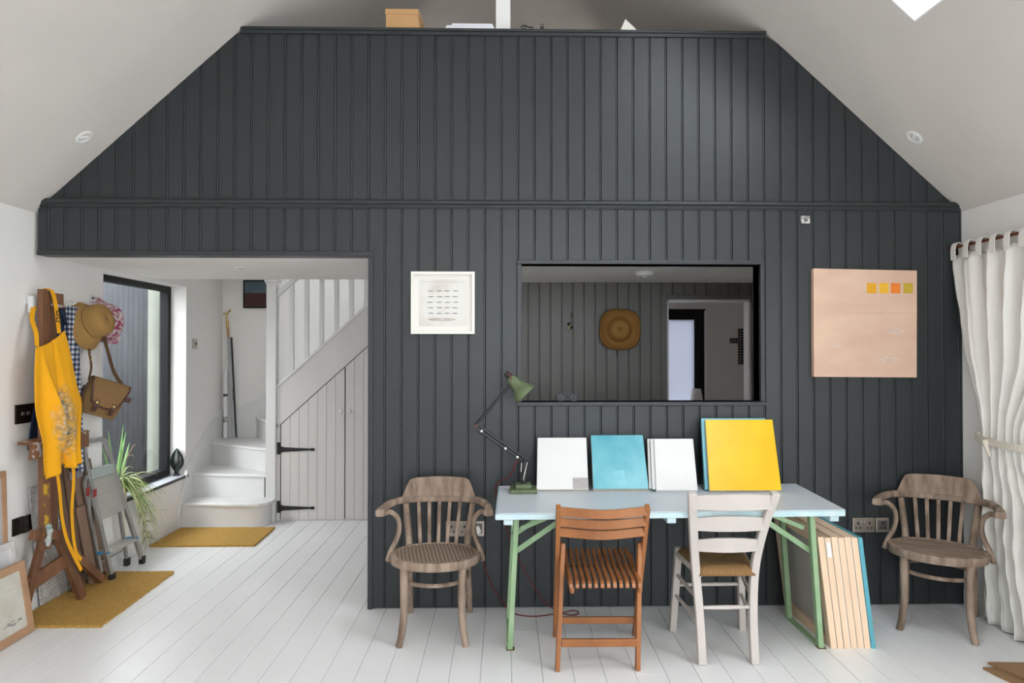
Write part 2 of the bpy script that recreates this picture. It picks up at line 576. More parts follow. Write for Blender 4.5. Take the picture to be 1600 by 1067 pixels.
portal('daylight_portal', (1.4, 3.2, 2.62), (0, 0, -1), .6, .6, (0, 1, 0))  # unseen roof opening in the ceiling above, added to light the further room
d1 = thing('door_1', 'doorway in the dark hall wall with grey architrave', 'doorway', (HX0, HY, 0), kind='structure')
MB().box(HX0 - .05, HX0 + .004, HY - .016, HY + .0, 0, HZ + .04).build('architrave', TAUPE, d1, world=True, bevel=.004)
MB().box(HX1 - .004, HX1 + .09, HY - .016, HY + .0, 0, HZ + .04).build('architrave', TAUPE, d1, world=True, bevel=.004)
MB().box(HX0 + .004, HX1 - .004, HY - .016, HY + .0, HZ - .002, HZ + .04).build('architrave', TAUPE, d1, world=True, bevel=.004)
for a, b, c, d in ((HX0, HX0 + .022, 0, HZ), (HX1 - .022, HX1, 0, HZ), (HX0, HX1, HZ - .022, HZ)):
    MB().box(a, b, HY + .0, HY + .125, c, d).build('jamb_lining', WHITEGLOSS, d1, world=True)

# ---- windows
FROST = mat('frosted_pane', (.9, .93, .97), .5)
_b = FROST.node_tree.nodes['Principled BSDF']
_b.inputs['Transmission Weight'].default_value = 0.0
nt = FROST.node_tree
tl_ = nt.nodes.new('ShaderNodeBsdfTranslucent')
tl_.inputs[0].default_value = (.30, .315, .345, 1)
mx = nt.nodes.new('ShaderNodeMixShader')
mx.inputs[0].default_value = .80
nt.links.new(_b.outputs[0], mx.inputs[1])
nt.links.new(tl_.outputs[0], mx.inputs[2])
nt.links.new(mx.outputs[0], nt.nodes['Material Output'].inputs[0])

w1 = thing('window_1', 'tall black framed fixed window beside the stairs', 'window', (-2.83, 1.3, WS), kind='structure')
xf0, xf1 = -2.885, -2.815
MB().box(xf0, xf1, WY0 - .06, WY0 + .0, WS, WH).build('window_frame', BLACKF, w1, world=True)
MB().box(xf0, xf1, WY1 - .055, WY1, WS, WH).build('window_frame', BLACKF, w1, world=True)
MB().box(xf0, xf1, WY0, WY1 - .055, WH - .045, WH).build('window_frame', BLACKF, w1, world=True)
MB().box(xf0, xf1 + .01, WY0, WY1 - .055, WS + .0, WS + .075).build('window_frame', BLACKF, w1, world=True)
MB().box(-2.853, -2.845, WY0, WY1 - .05, WS + .07, WH - .04).build('pane', GLASS, w1, world=True)
SLATE = mat('slate_sill', (.58, .60, .64), .35, var=.12, vscale=8)
SLATED = mat('slate_edge', (.045, .047, .05), .6)
sl = MB().box(-2.815, XL(.43) + .012, WY0 - .0, 1.965, WS - .004, WS + .016).build('window_sill', SLATE, w1, world=True)
MB().box(XL(.43) + .012, XL(.43) + .018, WY0, 1.965, WS - .006, WS + .015).build('sill_edge', SLATED, w1, world=True)
portal('daylight_portal', (-2.95, (WY0 + WY1) / 2, (WS + WH) / 2), (1, 0, 0), WY1 - WY0, WH - WS)

w2 = thing('window_2', 'black framed window with frosted glass in the further room', 'window', (2.3, 4.6, .83), kind='structure')
MB().box(2.50, 2.64, 4.61, 4.68, .83, 2.02).build('window_frame', BLACKF, w2, world=True)
MB().box(2.02, 2.50, 4.61, 4.68, 1.885, 2.02).build('window_frame', BLACKF, w2, world=True)
MB().box(2.02, 2.06, 4.61, 4.68, .83, 1.885).build('window_frame', BLACKF, w2, world=True)
MB().box(2.06, 2.50, 4.64, 4.648, .86, 1.885).build('pane', FROST, w2, world=True)
MB().box(2.0, 2.66, 4.54, 4.64, .825, .85).build('window_sill', WHITEGLOSS, w2, world=True)
MB().box(2.62, 2.655, 4.585, 4.62, .85, 2.0).build('reveal_strip', WHITEGLOSS, w2, world=True)
portal('daylight_portal', (2.33, 4.75, 1.4), (0, -1, 0), .6, 1.2)

w6 = thing('window_6', 'glazed garden door behind the gathered curtain', 'window', (XR, -3.4, 0), kind='structure')
for a, b, c, d in ((DY0, DY0 + .08, 0, DZ), (DY1 - .08, DY1, 0, DZ), (DY0, DY1, DZ - .08, DZ), (DY0, DY1, 0, .12), ((DY0 + DY1) / 2 - .05, (DY0 + DY1) / 2 + .05, 0, DZ)):
    MB().box(XR + .10, XR + .16, a, b, c, d).build('window_frame', WHITEGLOSS, w6, world=True)
MB().box(XR + .125, XR + .131, DY0, DY1, .1, DZ).build('pane', GLASS, w6, world=True)
portal('daylight_portal', (XR + .31, (DY0 + DY1) / 2, DZ / 2), (-1, 0, 0), DY1 - DY0, DZ)

w7 = thing('window_7', 'wide glazing in the gable behind the camera', 'window', (0, -6.1, 0), kind='structure')
for k in range(5):
    xx = GX0 + (GX1 - GX0) * k / 4
    MB().box(xx - .04, xx + .04, -6.14, -6.08, GB, GZ).build('window_frame', BLACKF, w7, world=True)
MB().box(GX0, GX1, -6.14, -6.08, GZ - .08, GZ).build('window_frame', BLACKF, w7, world=True)
MB().box(GX0, GX1, -6.14, -6.08, GB, GB + .06).build('window_frame', BLACKF, w7, world=True)
MB().box(GX0, GX1, -6.115, -6.108, GB + .03, GZ - .05).build('pane', GLASS, w7, world=True)
portal('daylight_portal', ((GX0 + GX1) / 2, -6.22, (GB + GZ) / 2), (0, 1, 0), GX1 - GX0, GZ - GB)

# ---- outside
gr = MB().box(-14, 14, -16, 14, -.25, -.13).build('ground', CONC)
tag(gr, 'paved yard outside the windows', 'ground', kind='structure')
CORR = mat('corrugated_metal', (.040, .042, .047), .7, var=.25, vscale=3, spec=.15)
cw = MB()
ys = [-.6 + k * .019 for k in range(int(5.1 / .019))]
cw.add([(-4.3 + .012 * math.cos(2 * math.pi * y / .114), y, z) for z in (-.14, 2.32) for y in ys],
       [(k, k + 1, len(ys) + k + 1, len(ys) + k) for k in range(len(ys) - 1)])
o = cw.build('corrugated_fence', CORR, smooth=True, solid=.004)
tag(o, 'grey corrugated metal fence outside the stair window', 'fence')
o = MB().box(-4.4, -3.35, 4.55, 4.75, -.14, 3.0).build('garden_wall', mat('pale_render', (.12, .128, .105), .85, var=.1, vscale=3))
tag(o, 'pale green rendered wall at the end of the yard', 'wall')

# ================================================================== STAIRCASE
st = thing('staircase', 'white painted winding staircase with square newel and plain balusters', 'staircase', (-2.0, 2.06, 0), kind='structure')
RS = .205
steps = [
    [(-2.775, 1.855), (-2.10, 1.815), (-2.02, 1.828), (-1.965, 1.870), (-1.940, 1.935), (-1.945, 2.03), (-2.03, 2.08), (-2.03, 2.2), (-2.785, 2.32)],
    [(-2.775, 2.14), (-2.03, 2.045), (-2.03, 2.30), (-2.80, 2.84)],
    [(-2.800, 2.66), (-2.03, 2.165), (-2.03, 2.4), (-2.40, 3.048), (-2.83, 3.048)],
    [(-2.48, 3.048), (-2.03, 2.27), (-1.95, 2.27), (-1.95, 3.048)],
    [(-2.06, 3.048), (-2.00, 2.125), (-1.70, 2.125), (-1.70, 3.048)],
]
for k in range(5):
    xx = -1.73 + .228 * k
    steps.append([(xx, 2.125), (xx + .26, 2.125), (xx + .26, 3.048), (xx, 3.048)])
for k, poly in enumerate(steps):
    z = RS * (k + 1)
    cx = sum(p[0] for p in poly) / len(poly)
    cy = sum(p[1] for p in poly) / len(poly)
    MB().prism(poly, lambda a, b: (a, b, z - .028), lambda a, b: (a, b, z)).build('tread', STAIRW, st, world=True, bevel=.009, segs=3)
    # riser: the same outline set back under the nosing
    sb = []
    for (a, b) in poly:
        da, db = cx - a, cy - b
        L_ = math.hypot(da, db)
        t = .03 if k < 5 else .022
        sb.append((a + da / L_ * t, b + db / L_ * t))
    sb = [(max(a, -2.80), b) for a, b in sb]
    MB().prism(sb, lambda a, b: (a, b, RS * k + .0), lambda a, b: (a, b, z - .028)).build('riser', STAIRW, st, world=True, smooth=True)
# wall string on the left
ypoly = [(1.775, 0), (1.775, .10), (1.93, .47), (2.05, .56), (2.30, .645), (2.66, .80), (3.05, .90), (3.05, .25), (2.3, .0)]
xs_ = lambda y, z: XL(z) + .002 if y < 1.95 else (XL(z) + (-2.818 - XL(z)) * (y - 1.94) / 1.11)
MB().prism(ypoly, lambda a, b: (xs_(a, b), a, b), lambda a, b: (xs_(a, b) + .022, a, b)).build('wall_string', STAIRW, st, world=True)
MB().prism([(-2.83, .60), (-2.83, .86), (-2.45, 1.00), (-2.0, 1.32), (-1.2, 2.05), (-.7, 2.5), (-.7, 1.0), (-2.4, .6)], lambda a, b: (a, 3.028, b), lambda a, b: (a, 3.049, b)).build('back_string', STAIRW, st, world=True)
# newel
nw = MB().box(-2.030, -1.945, 2.030, 2.115, 0, 2.080).build('newel_post', STAIRW, st, world=True, bevel=.003)
MB().box(-2.045, -1.930, 2.015, 2.130, 2.098, 2.125).box(-2.036, -1.939, 2.024, 2.121, 2.080, 2.098).build('newel_cap', STAIRW, nw, world=False, bevel=.004).location = -nw.location - st.location
# outer string, handrail and balusters
g = .905
sl_ = lambda x: .845 + g * (x + 1.918)
su_ = lambda x: 1.174 + g * (x + 1.942)
MB().prism([(-1.945, sl_(-1.945)), (-.62, sl_(-.62)), (-.62, su_(-.62)), (-1.945, su_(-1.945))], lambda a, b: (a, 2.062, b), lambda a, b: (a, 2.112, b)).build('outer_string', CUPB, st, world=True)
MB().prism([(-1.945, su_(-1.945) - .006), (-.62, su_(-.62) - .006), (-.62, su_(-.62) + .022), (-1.945, su_(-1.945) + .022)], lambda a, b: (a, 2.048, b), lambda a, b: (a, 2.122, b)).build('string_capping', STAIRW, st, world=True, bevel=.004)
hr = lambda x: 1.965 + g * (x + 1.945)
MB().prism([(-1.945, hr(-1.945)), (-1.0, hr(-1.0)), (-1.0, hr(-1.0) + .07), (-1.945, hr(-1.945) + .07)], lambda a, b: (a, 2.050, b), lambda a, b: (a, 2.105, b)).build('handrail', STAIRW, st, world=True, bevel=.01)
for k in range(6):
    xc = -1.822 + .1315 * k
    x0, x1 = xc - .018, xc + .018
    mb = MB()
    za, zb = su_(x0) + .018, su_(x1) + .018
    mb.hexa([(x0, 2.064, za), (x1, 2.064, zb), (x1, 2.100, zb), (x0, 2.100, za), (x0, 2.064, hr(x0) + .01), (x1, 2.064, hr(x1) + .01), (x1, 2.100, hr(x1) + .01), (x0, 2.100, hr(x0) + .01)])
    mb.build('baluster', STAIRW, st, world=True)

# cupboard under the stairs
cb = thing('understairs_cupboard', 'triangular boarded cupboard under the stairs with two white doors', 'cupboard', (-1.3, 2.06, 0))
MB().box(-1.945, -1.915, 2.062, 2.11, 0, .84).box(-1.915, -.62, 2.075, 2.11, .0, .012).build('face_frame', CUPB, cb, world=True)
MB().prism([(-1.915, .012), (-.62, .012), (-.62, sl_(-.62) - .01), (-1.915, sl_(-1.915) - .01)], lambda a, b: (a, 2.098, b), lambda a, b: (a, 2.11, b)).build('back_panel', mat('gap_dark', (.03, .028, .026), .9), cb, world=True)
zt_ = lambda x: sl_(x) - .010
VP = [(0, .006), (.0035, .0), (.0815, .0), (.085, .006)]
doors = []
for x0, n in ((-1.908, 7), (-1.3445, 9)):
    dr = bpy.data.objects.new('cupboard_door', None)
    col.objects.link(dr)
    dr.parent = cb
    dr.location = (x0 + 1.3, 0, .012)
    wd = .0795
    pf = [(0, .006), (.003, .0), (wd - .003, .0), (wd, .006)]
    for k in range(n):
        o = board(dr, 0, [(0, wd, c_(0), lambda x, q=x0 + k * wd: zt_(q + x) - .012)], CUPB, prof=pf, y=.005, name='plank', depth=.03)
        o.location = (k * wd, 0, 0)
    doors.append(dr)
for dr, xk in ((doors[0], -1.381), (doors[1], -1.302)):
    kb = MB().lathe([(.004, 0), (.007, .0), (.007, .012), (.017, .018), (.019, .026), (.015, .034), (.004, .037)], 16,
                    Matrix.Translation((xk - dr.location.x + 1.3 - 2 * 0 - 1.3 - 0, 0, 0)) if False else Matrix.Translation((xk - (dr.location.x - 1.3 + 1.3) + 1.3, .005, .953)) @ Matrix.Rotation(R(90), 4, 'X')).build('knob', STAIRW, dr, smooth=True)
    kb.location = (-0.0, 0, 0)
for zc in (.626, .112):
    hd = MB()
    hd.box(-.030, -.006, -.008, .004, zc - .052, zc + .052)
    hd.prism([(-.006, zc - .030), (-.006, zc + .030), (.03, zc + .020), (.26, zc + .008), (.27, zc + .014), (.29, zc + .012), (.30, zc), (.29, zc - .012), (.27, zc - .014), (.26, zc - .008), (.03, zc - .020)], lambda a, b: (a, -.004, b - .012), lambda a, b: (a, .004, b - .012))
    hd.build('strap_hinge', BLACK, doors[0])

# ================================================================== FURNITURE
# ---- weathered bentwood armchairs
WEATH = mat('weathered_wood', (.37, .275, .21), .75, color2=(.15, .098, .068), vscale=22, bump=.3, bscale=60, stretch=(1, 1, .22), contrast=(.32, .66))
WEATH2 = mat('weathered_seat', (.34, .25, .19), .8, color2=(.16, .11, .08), vscale=20, bump=.3, bscale=70, stretch=(.35, 3, 1), contrast=(.3, .7))


def woven(name, c1, c2, scale, rot):
    m = mat(name, c1, .85, bump=.2, bscale=90)
    nt = m.node_tree
    b = nt.nodes['Principled BSDF']
    tc = nt.nodes.new('ShaderNodeTexCoord')
    mp = nt.nodes.new('ShaderNodeMapping')
    mp.inputs['Rotation'].default_value = rot
    wv = nt.nodes.new('ShaderNodeTexWave')
    wv.inputs['Scale'].default_value = scale
    wv.inputs['Distortion'].default_value = 1.5
    wv.inputs['Detail'].default_value = 3
    rp = nt.nodes.new('ShaderNodeValToRGB')
    rp.color_ramp.elements[0].color = (*c2, 1)
    rp.color_ramp.elements[1].color = (*c1, 1)
    nt.links.new(tc.outputs['Object'], mp.inputs[0])
    nt.links.new(mp.outputs[0], wv.inputs[0])
    nt.links.new(wv.outputs['Fac'], rp.inputs[0])
    nt.links.new(rp.outputs[0], b.inputs['Base Color'])
    return m


CANE = woven('ribbed_seat', (.30, .22, .165), (.13, .09, .062), 16, (0, 0, R(-10)))


def bentwood(name, label, loc, rz, seatmat):
    t = thing(name, label, 'chair', loc, (0, 0, rz))
    sx, sy, zs = .238, .200, .433
    ell = [(sx * math.cos(a), sy * math.sin(a)) for a in [2 * math.pi * k / 40 for k in range(40)]]
    prof = [(.90, zs - .045), (.985, zs - .043), (1.0, zs - .032), (1.0, zs - .010), (.985, zs), (.90, zs + .001), (.89, zs - .005)]
    rim = MB()
    vs = [(a * r, b * r, z) for r, z in prof for a, b in ell]
    rim.add(vs, [(i * 40 + k, i * 40 + (k + 1) % 40, ((i + 1) % 7) * 40 + (k + 1) % 40, ((i + 1) % 7) * 40 + k) for i in range(7) for k in range(40)])
    rim.build('seat_rim', WEATH, t, smooth=True)
    MB().prism(ell, lambda a, b: (a * .905, b * .905, zs - .03), lambda a, b: (a * .905, b * .905, zs - .003)).build('seat', seatmat, t)
    for s in (-1, 1):
        MB().tube(bez([(s * .150, -.115, .40), (s * .148, -.122, .28), (s * .148, -.128, .16), (s * .158, -.138, .06), (s * .170, -.150, 0)], 14), [.021] * 6 + [.019] * 5 + [.0175] * 4, 10).build('leg', WEATH, t, smooth=True)
        # back leg runs up into the back upright
        MB().tube(bez([(s * .170, .305, 0), (s * .168, .275, .10), (s * .163, .222, .24), (s * .160, .185, .36), (s * .163, .185, .45), (s * .180, .232, .57), (s * .192, .262, .66)], 22), [.017] * 4 + [.019] * 15 + [.017] * 4, 10).build('leg', WEATH, t, smooth=True)
        # arm support
        MB().tube(bez([(s * .270, -.010, .640), (s * .240, .030, .640), (s * .208, .062, .600), (s * .200, .068, .545), (s * .212, .058, .490), (s * .238, .030, .435), (s * .252, -.005, .392)], 22), .0135, 10).build('arm_support', WEATH, t, smooth=True)
    MB().tube([(.172 * math.cos(a), .02 + .165 * math.sin(a), .305) for a in [2 * math.pi * k / 36 for k in range(36)]], .0115, 8, closed=True).build('ring_stretcher', WEATH, t, smooth=True)
    # bent arm rail (flat section)
    path = bez([(-.282, -.060, .655), (-.281, .005, .660), (-.262, .105, .664), (-.220, .195, .664), (-.130, .256, .660), (0, .276, .658), (.130, .256, .660), (.220, .195, .664), (.262, .105, .664), (.281, .005, .660), (.282, -.060, .655)], 44)
    ws_ = [.040] * 5 + [.042] * 35 + [.040] * 5
    ar = MB()
    n = len(path)
    vs = []
    for i, p in enumerate(path):
        tv = (path[min(i + 1, n - 1)] - path[max(i - 1, 0)]).normalized()
        x = tv.cross(Vector((0, 0, 1))).normalized()
        endw = min(i, n - 1 - i)
        w = .026 + .012 * max(0, 1 - endw / 7)
        h = .036
        for (a, b) in ((-1, -.7), (-.6, -1), (.6, -1), (1, -.7), (1, .7), (.6, 1), (-.6, 1), (-1, .7)):
            vs.append(p + x * a * w / 1.0 * .62 + Vector((0, 0, b * h / 2)))
    fs = [(i * 8 + k, i * 8 + (k + 1) % 8, i * 8 + 8 + (k + 1) % 8, i * 8 + 8 + k) for i in range(n - 1) for k in range(8)] + [tuple(range(8))[::-1], tuple((n - 1) * 8 + k for k in range(8))]
    ar.add(vs, fs)
    ar.build('arm_rail', WEATH, t, smooth=True)
    # crest panel above the rail, following its curve
    def yc(x): return .276 - .020 * (x / .13) ** 2 if abs(x) < .13 else .256 - .061 * (abs(x) - .13) / .092
    pts = [(-.214, .668), (-.206, .690), (-.192, .700), (-.184, .735), (-.170, .768), (-.150, .778), (0, .782), (.150, .778), (.170, .768), (.184, .735), (.192, .700), (.206, .690), (.214, .668)]
    cp = MB()
    N = 28
    xsamp = [-.214 + .428 * k / N for k in range(N + 1)]

    def ztp(x):
        for (a, b), (c, d) in zip(pts, pts[1:]):
            if a <= x <= c + 1e-9:
                return b + (d - b) * (x - a) / (c - a)
        return .668
    for k in range(N):
        a, b = xsamp[k], xsamp[k + 1]
        cp.hexa([(a, yc(a) - .010, .655), (b, yc(b) - .010, .655), (b, yc(b) + .010, .655), (a, yc(a) + .010, .655),
                 (a, yc(a) - .008 + .012, ztp(a)), (b, yc(b) - .008 + .012, ztp(b)), (b, yc(b) + .008 + .012, ztp(b)), (a, yc(a) + .008 + .012, ztp(a))])
    cp.build('crest', WEATH, t)
    for k in range(5):
        u = -1 + k * .5
        x0, x1 = u * .098, u * .118
        MB().bar((x0, .183 - .015 * u * u, .425), (x1, yc(x1) - .002, .650), .020, .014, (0, 1, 0)).build('spindle', WEATH, t, bevel=.003)
    return t


bentwood('bentwood_armchair', 'weathered bentwood armchair with ribbed seat beside the passage opening', (-.330, -.365, 0), 0, CANE)
bentwood('bentwood_armchair', 'weathered bentwood armchair with smooth seat turned beside the curtain', (2.385, -.330, 0), R(-35), WEATH2)

# ---- trestle table
PBLUE = mat('pale_blue_paint', (.40, .56, .60), .55, color2=(.52, .62, .64), vscale=10, bump=.1, bscale=30)
PGREEN = mat('pale_green_paint', (.25, .40, .21), .5, color2=(.34, .47, .28), vscale=12, contrast=(.3, .6))
PAPER = mat('white_sheet', (.60, .65, .70), .38, var=.04, vscale=4)
RUST = mat('rust', (.14, .07, .03), .8)
TZ = .735
tb = thing('trestle_table', 'long pale blue folding table with mint green metal legs', 'table', (.84, -.43, 0))
corn = [(-.012, -.785), (1.672, -.745), (1.722, -.090), (.004, -.120)]
MB().prism(corn, lambda a, b: (a, b, TZ - .030), lambda a, b: (a, b, TZ - .003)).build('table_top', PBLUE, tb, world=True, bevel=.004)
pc = [(.000, -.772), (1.676, -.736), (1.716, -.094), (.010, -.124)]
MB().prism(pc, lambda a, b: (a, b, TZ - .003), lambda a, b: (a, b, TZ)).build('white_cover', PAPER, tb, world=True)
for xx in (.05, .83, 1.625):
    yf = -.78 + .024 * xx + .01
    MB().box(xx - .022, xx + .022, yf, yf + .64, TZ - .058, TZ - .030).build('batten', PBLUE, tb, world=True, bevel=.004)


def uframe(xt, xb, yf, yb, sgn):
    f = MB()
    f.bar((xt, yf, TZ - .03), (xb, yf, .0), .026, .034, (0, 1, 0))
    f.build('leg', PGREEN, tb, world=True, bevel=.002)
    MB().bar((xt, yb, TZ - .03), (xb, yb, .0), .026, .034, (0, 1, 0)).build('leg', PGREEN, tb, world=True, bevel=.002)
    MB().box(xb - .014, xb + .014, yf - .01, yb + .01, .0, .010).build('foot_rail', PGREEN, tb, world=True)
    MB().box(xt - .015, xt + .015, yf, yb, TZ - .058, TZ - .032).build('head_rail', PGREEN, tb, world=True)
    for yy in (yf + .03, yb - .03):
        bc = MB().bar((xt + (xb - xt) * .36, yy, .475), (xt + sgn * .30, yy, TZ - .045), .006, .026, (0, 0, 1)).bar((xt + sgn * .02, yy, TZ - .14), (xt + sgn * .24, yy, TZ - .05), .006, .022, (0, 0, 1))
        br = bc.build('brace', PGREEN, tb, world=True)
        MB().lathe([(.004, 0), (.011, 0), (.011, .016), (.004, .018)], 10, Matrix.Translation((xt + (xb - xt) * .36, yy - .025, .478)) @ Matrix.Rotation(R(-90), 4, 'X')).build('bolt', PGREEN, tb, world=True)
    MB().box(xb - .018, xb + .022, yf - .022, yf + .016, .0, .004).build('foot_plate', RUST, tb, world=True)


uframe(.098, .062, -.545, -.170, 1)
uframe(1.585, 1.632, -.560, -.190, -1)

# ---- slatted folding chair (seen from behind)
OAK = mat('orange_wood', (.34, .125, .036), .36, color2=(.25, .085, .022), vscale=7, bump=.05, bscale=40, stretch=(1, 1, .15))
OAK_D = OAK
fc = thing('folding_chair', 'orange wooden slatted folding chair pushed up to the table', 'chair', (.49, -.58, 0))
for s, xt, xb, xlt, xlb in ((-1, .280, .302, .314, .280), (1, .690, .722, .683, .658)):
    MB().bar((xt, -.862, .785), (xb, -.392, .0), .022, .036, (0, 1, 0)).build('back_post', OAK, fc, world=True, bevel=.004)
    MB().bar((xlt, -.712, .578), (xlb, -.785, .0), .022, .036, (0, 1, 0)).build('leg', OAK, fc, world=True, bevel=.004)
    MB().bar((.345 if s < 0 else .660, -.842, .392), (.340 if s < 0 else .690, -.425, .432), .020, .032, (0, 0, 1)).build('seat_rail', OAK, fc, world=True, bevel=.008)
for k in range(3):
    f0 = .775 - k * .056
    yb_ = -.862 + (.785 - f0) * .6
    xl_ = .284 + k * .002
    xr_ = .688 - k * -.001
    ptsb = bez([(xl_, yb_ - .004, f0 - .012), ((xl_ + xr_) / 2, yb_ - .042, f0 - .018), (xr_, yb_ - .004, f0 - .012)], 12)
    sm = MB()
    vs = []
    for p in ptsb:
        vs += [p + Vector((0, -.007, -.021)), p + Vector((0, .007, -.021)), p + Vector((0, .007, .021)), p + Vector((0, -.007, .021))]
    fs = [(i * 4 + q, i * 4 + (q + 1) % 4, i * 4 + 4 + (q + 1) % 4, i * 4 + 4 + q) for i in range(12) for q in range(4)] + [(3, 2, 1, 0), (48, 49, 50, 51)]
    sm.add(vs, fs).build('back_slat', OAK, fc, world=True, bevel=.003)
for k in range(12):
    u = k / 11
    xn, xf = .338 + u * .318, .352 + u * .318
    pts_ = [(xn, -.848, .408), (xn, -.842, .424), (xn + .003, -.80, .430), (xn + (xf - xn) * .5, -.62, .436), (xf, -.42, .458)]
    MB().strap(bez(pts_, 10), .0165, .020, (1, 0, 0)).build('seat_slat', OAK, fc, world=True, bevel=.003)
MB().bar((.30, -.778, .128), (.67, -.778, .126), .018, .036, (0, 0, 1)).build('stretcher', OAK, fc, world=True, bevel=.003)
MB().bar((.31, -.452, .105), (.715, -.452, .103), .018, .034, (0, 0, 1)).build('stretcher', OAK, fc, world=True, bevel=.003)
MB().tube([(.33, -.56, .415), (.70, -.56, .415)], .008, 8).build('seat_rod', BLACK, fc, world=True)

# ---- white ladder-back chair with rush seat (seen from behind)
CREAM = mat('cream_paint', (.53, .475, .44), .5, var=.05, vscale=8, bump=.05, bscale=30)
RUSH = woven('rush', (.34, .19, .07), (.13, .062, .018), 34, (0, 0, R(0)))
RUSH2 = woven('rush_side', (.34, .19, .07), (.13, .062, .018), 34, (0, 0, R(90)))
lc = thing('ladderback_chair', 'cream ladder-back chair with woven rush seat at the table', 'chair', (1.10, -.55, 0))
posts = []
for s, pts_ in ((-1, [(.978, -.735, 0), (.972, -.715, .22), (.958, -.700, .44), (.935, -.745, .63), (.908, -.820, .838)]), (1, [(1.232, -.735, 0), (1.232, -.712, .22), (1.246, -.700, .44), (1.266, -.745, .63), (1.302, -.820, .838)])):
    b = bez(pts_, 16)
    posts.append(b)
    MB().strap(b, .040, .034, (1, 0, 0)).build('back_post', CREAM, lc, world=True, bevel=.006)
FLc, FRc = [(.938, -.338, 0), (.962, -.375, .455)], [(1.316, -.330, 0), (1.292, -.372, .455)]
for a, b in (FLc, FRc):
    MB().bar(a, b, .036, .036, (0, 1, 0)).build('leg', CREAM, lc, world=True, bevel=.005)


def post_at(s, z):
    b = posts[s]
    for p, q in zip(b, b[1:]):
        if p.z <= z <= q.z + 1e-6:
            return p.lerp(q, (z - p.z) / (q.z - p.z))
    return b[-1]


for zc, h, arch in ((.795, .075, .012), (.682, .068, .016), (.572, .064, .016)):
    a, b = post_at(0, zc), post_at(1, zc)
    n = 14
    mb = MB()
    for k in range(n):
        q = []
        for u in (k / n, (k + 1) / n):
            p = a.lerp(b, u) + Vector((0, -.028 * (1 - (2 * u - 1) ** 2), 0))
            up_ = arch * (1 - (2 * u - 1) ** 2)
            q.append((p, h / 2 - .010 + up_))
        (p, u1), (p2, u2) = q
        mb.hexa([(p.x, p.y - .007, p.z - h / 2), (p2.x, p2.y - .007, p2.z - h / 2), (p2.x, p2.y + .007, p2.z - h / 2), (p.x, p.y + .007, p.z - h / 2),
                 (p.x, p.y - .007 - .006, p.z + u1), (p2.x, p2.y - .013, p2.z + u2), (p2.x, p2.y + .001, p2.z + u2), (p.x, p.y + .001, p.z + u1)])
    mb.build('ladder_slat', CREAM, lc, world=True)
# seat frame and rush
zs = .435
cs = [Vector((.978, -.710, zs)), Vector((1.236, -.710, zs)), Vector((1.300, -.370, zs)), Vector((.955, -.372, zs))]
for a, b in ((0, 3), (1, 2)):
    MB().bar(cs[a] - Vector((0, 0, .012)), cs[b] - Vector((0, 0, .012)), .026, .030).build('seat_rail', CREAM, lc, world=True, bevel=.005)
MB().bar((.962, -.365, .395), (1.292, -.362, .395), .022, .030).build('seat_rail', CREAM, lc, world=True, bevel=.005)
cc = sum(cs, Vector()) / 4
rot_ = [R(90), 0, R(90), 0]
for k in range(4):
    a, b = cs[k], cs[(k + 1) % 4]
    mb = MB()

    def fseat(u, v, a=a, b=b):
        e = a.lerp(b, u)
        p = e.lerp(cc, v)
        p = p + Vector((0, 0, .020 - .012 * v + .006 * math.sin(v * 3.14)))
        if v < .02:
            p = p + Vector((0, 0, -.040)) + (e - cc).normalized() * .010
        elif v < .10:
            p = p + Vector((0, 0, -.012)) + (e - cc).normalized() * .012
        return p
    mb.grid(fseat, 16, 16)
    o = mb.build('rush_panel', RUSH2 if k % 2 else RUSH, lc, world=True, smooth=True, solid=.006)
for (p, q, zz) in ((posts[0], FLc, .19), (posts[0], FLc, .30), (posts[1], FRc, .19), (posts[1], FRc, .30)):
    a = post_at(0 if p is posts[0] else 1, zz)
    fa, fb = Vector(q[0]), Vector(q[1])
    b = fa.lerp(fb, (zz - .0) / .455)
    b = b + Vector((0, 0, .01))
    MB().tube([a, (a + b) / 2, b], [.008, .0105, .008], 10).build('stretcher', CREAM, lc, world=True, smooth=True)
a, b = post_at(0, .262), post_at(1, .262)
MB().tube([a, (a + b) / 2, b], [.008, .011, .008], 10).build('stretcher', CREAM, lc, world=True, smooth=True)
MB().tube([(.951, -.355, .25), (1.303, -.35, .25)], .0095, 10).build('stretcher', CREAM, lc, world=True, smooth=True)

# ================================================================== ON THE TABLE
CANVW = mat('white_canvas', (.80, .79, .78), .6, var=.03, vscale=5, bump=.08, bscale=200)
RAWWOOD = mat('raw_pine', (.66, .44, .28), .6, color2=(.56, .35, .20), vscale=6, stretch=(1, 1, .2), bump=.05)
CEDGE = mat('canvas_edge', (.62, .55, .45), .8, var=.15, vscale=20)


def paint(name, c1, c2, scale, rough=.35, stretch=(1, 1, 1), contrast=(.3, .7)):
    return mat(name, c1, rough, color2=c2, vscale=scale, stretch=stretch, contrast=contrast, bump=.08, bscale=30)


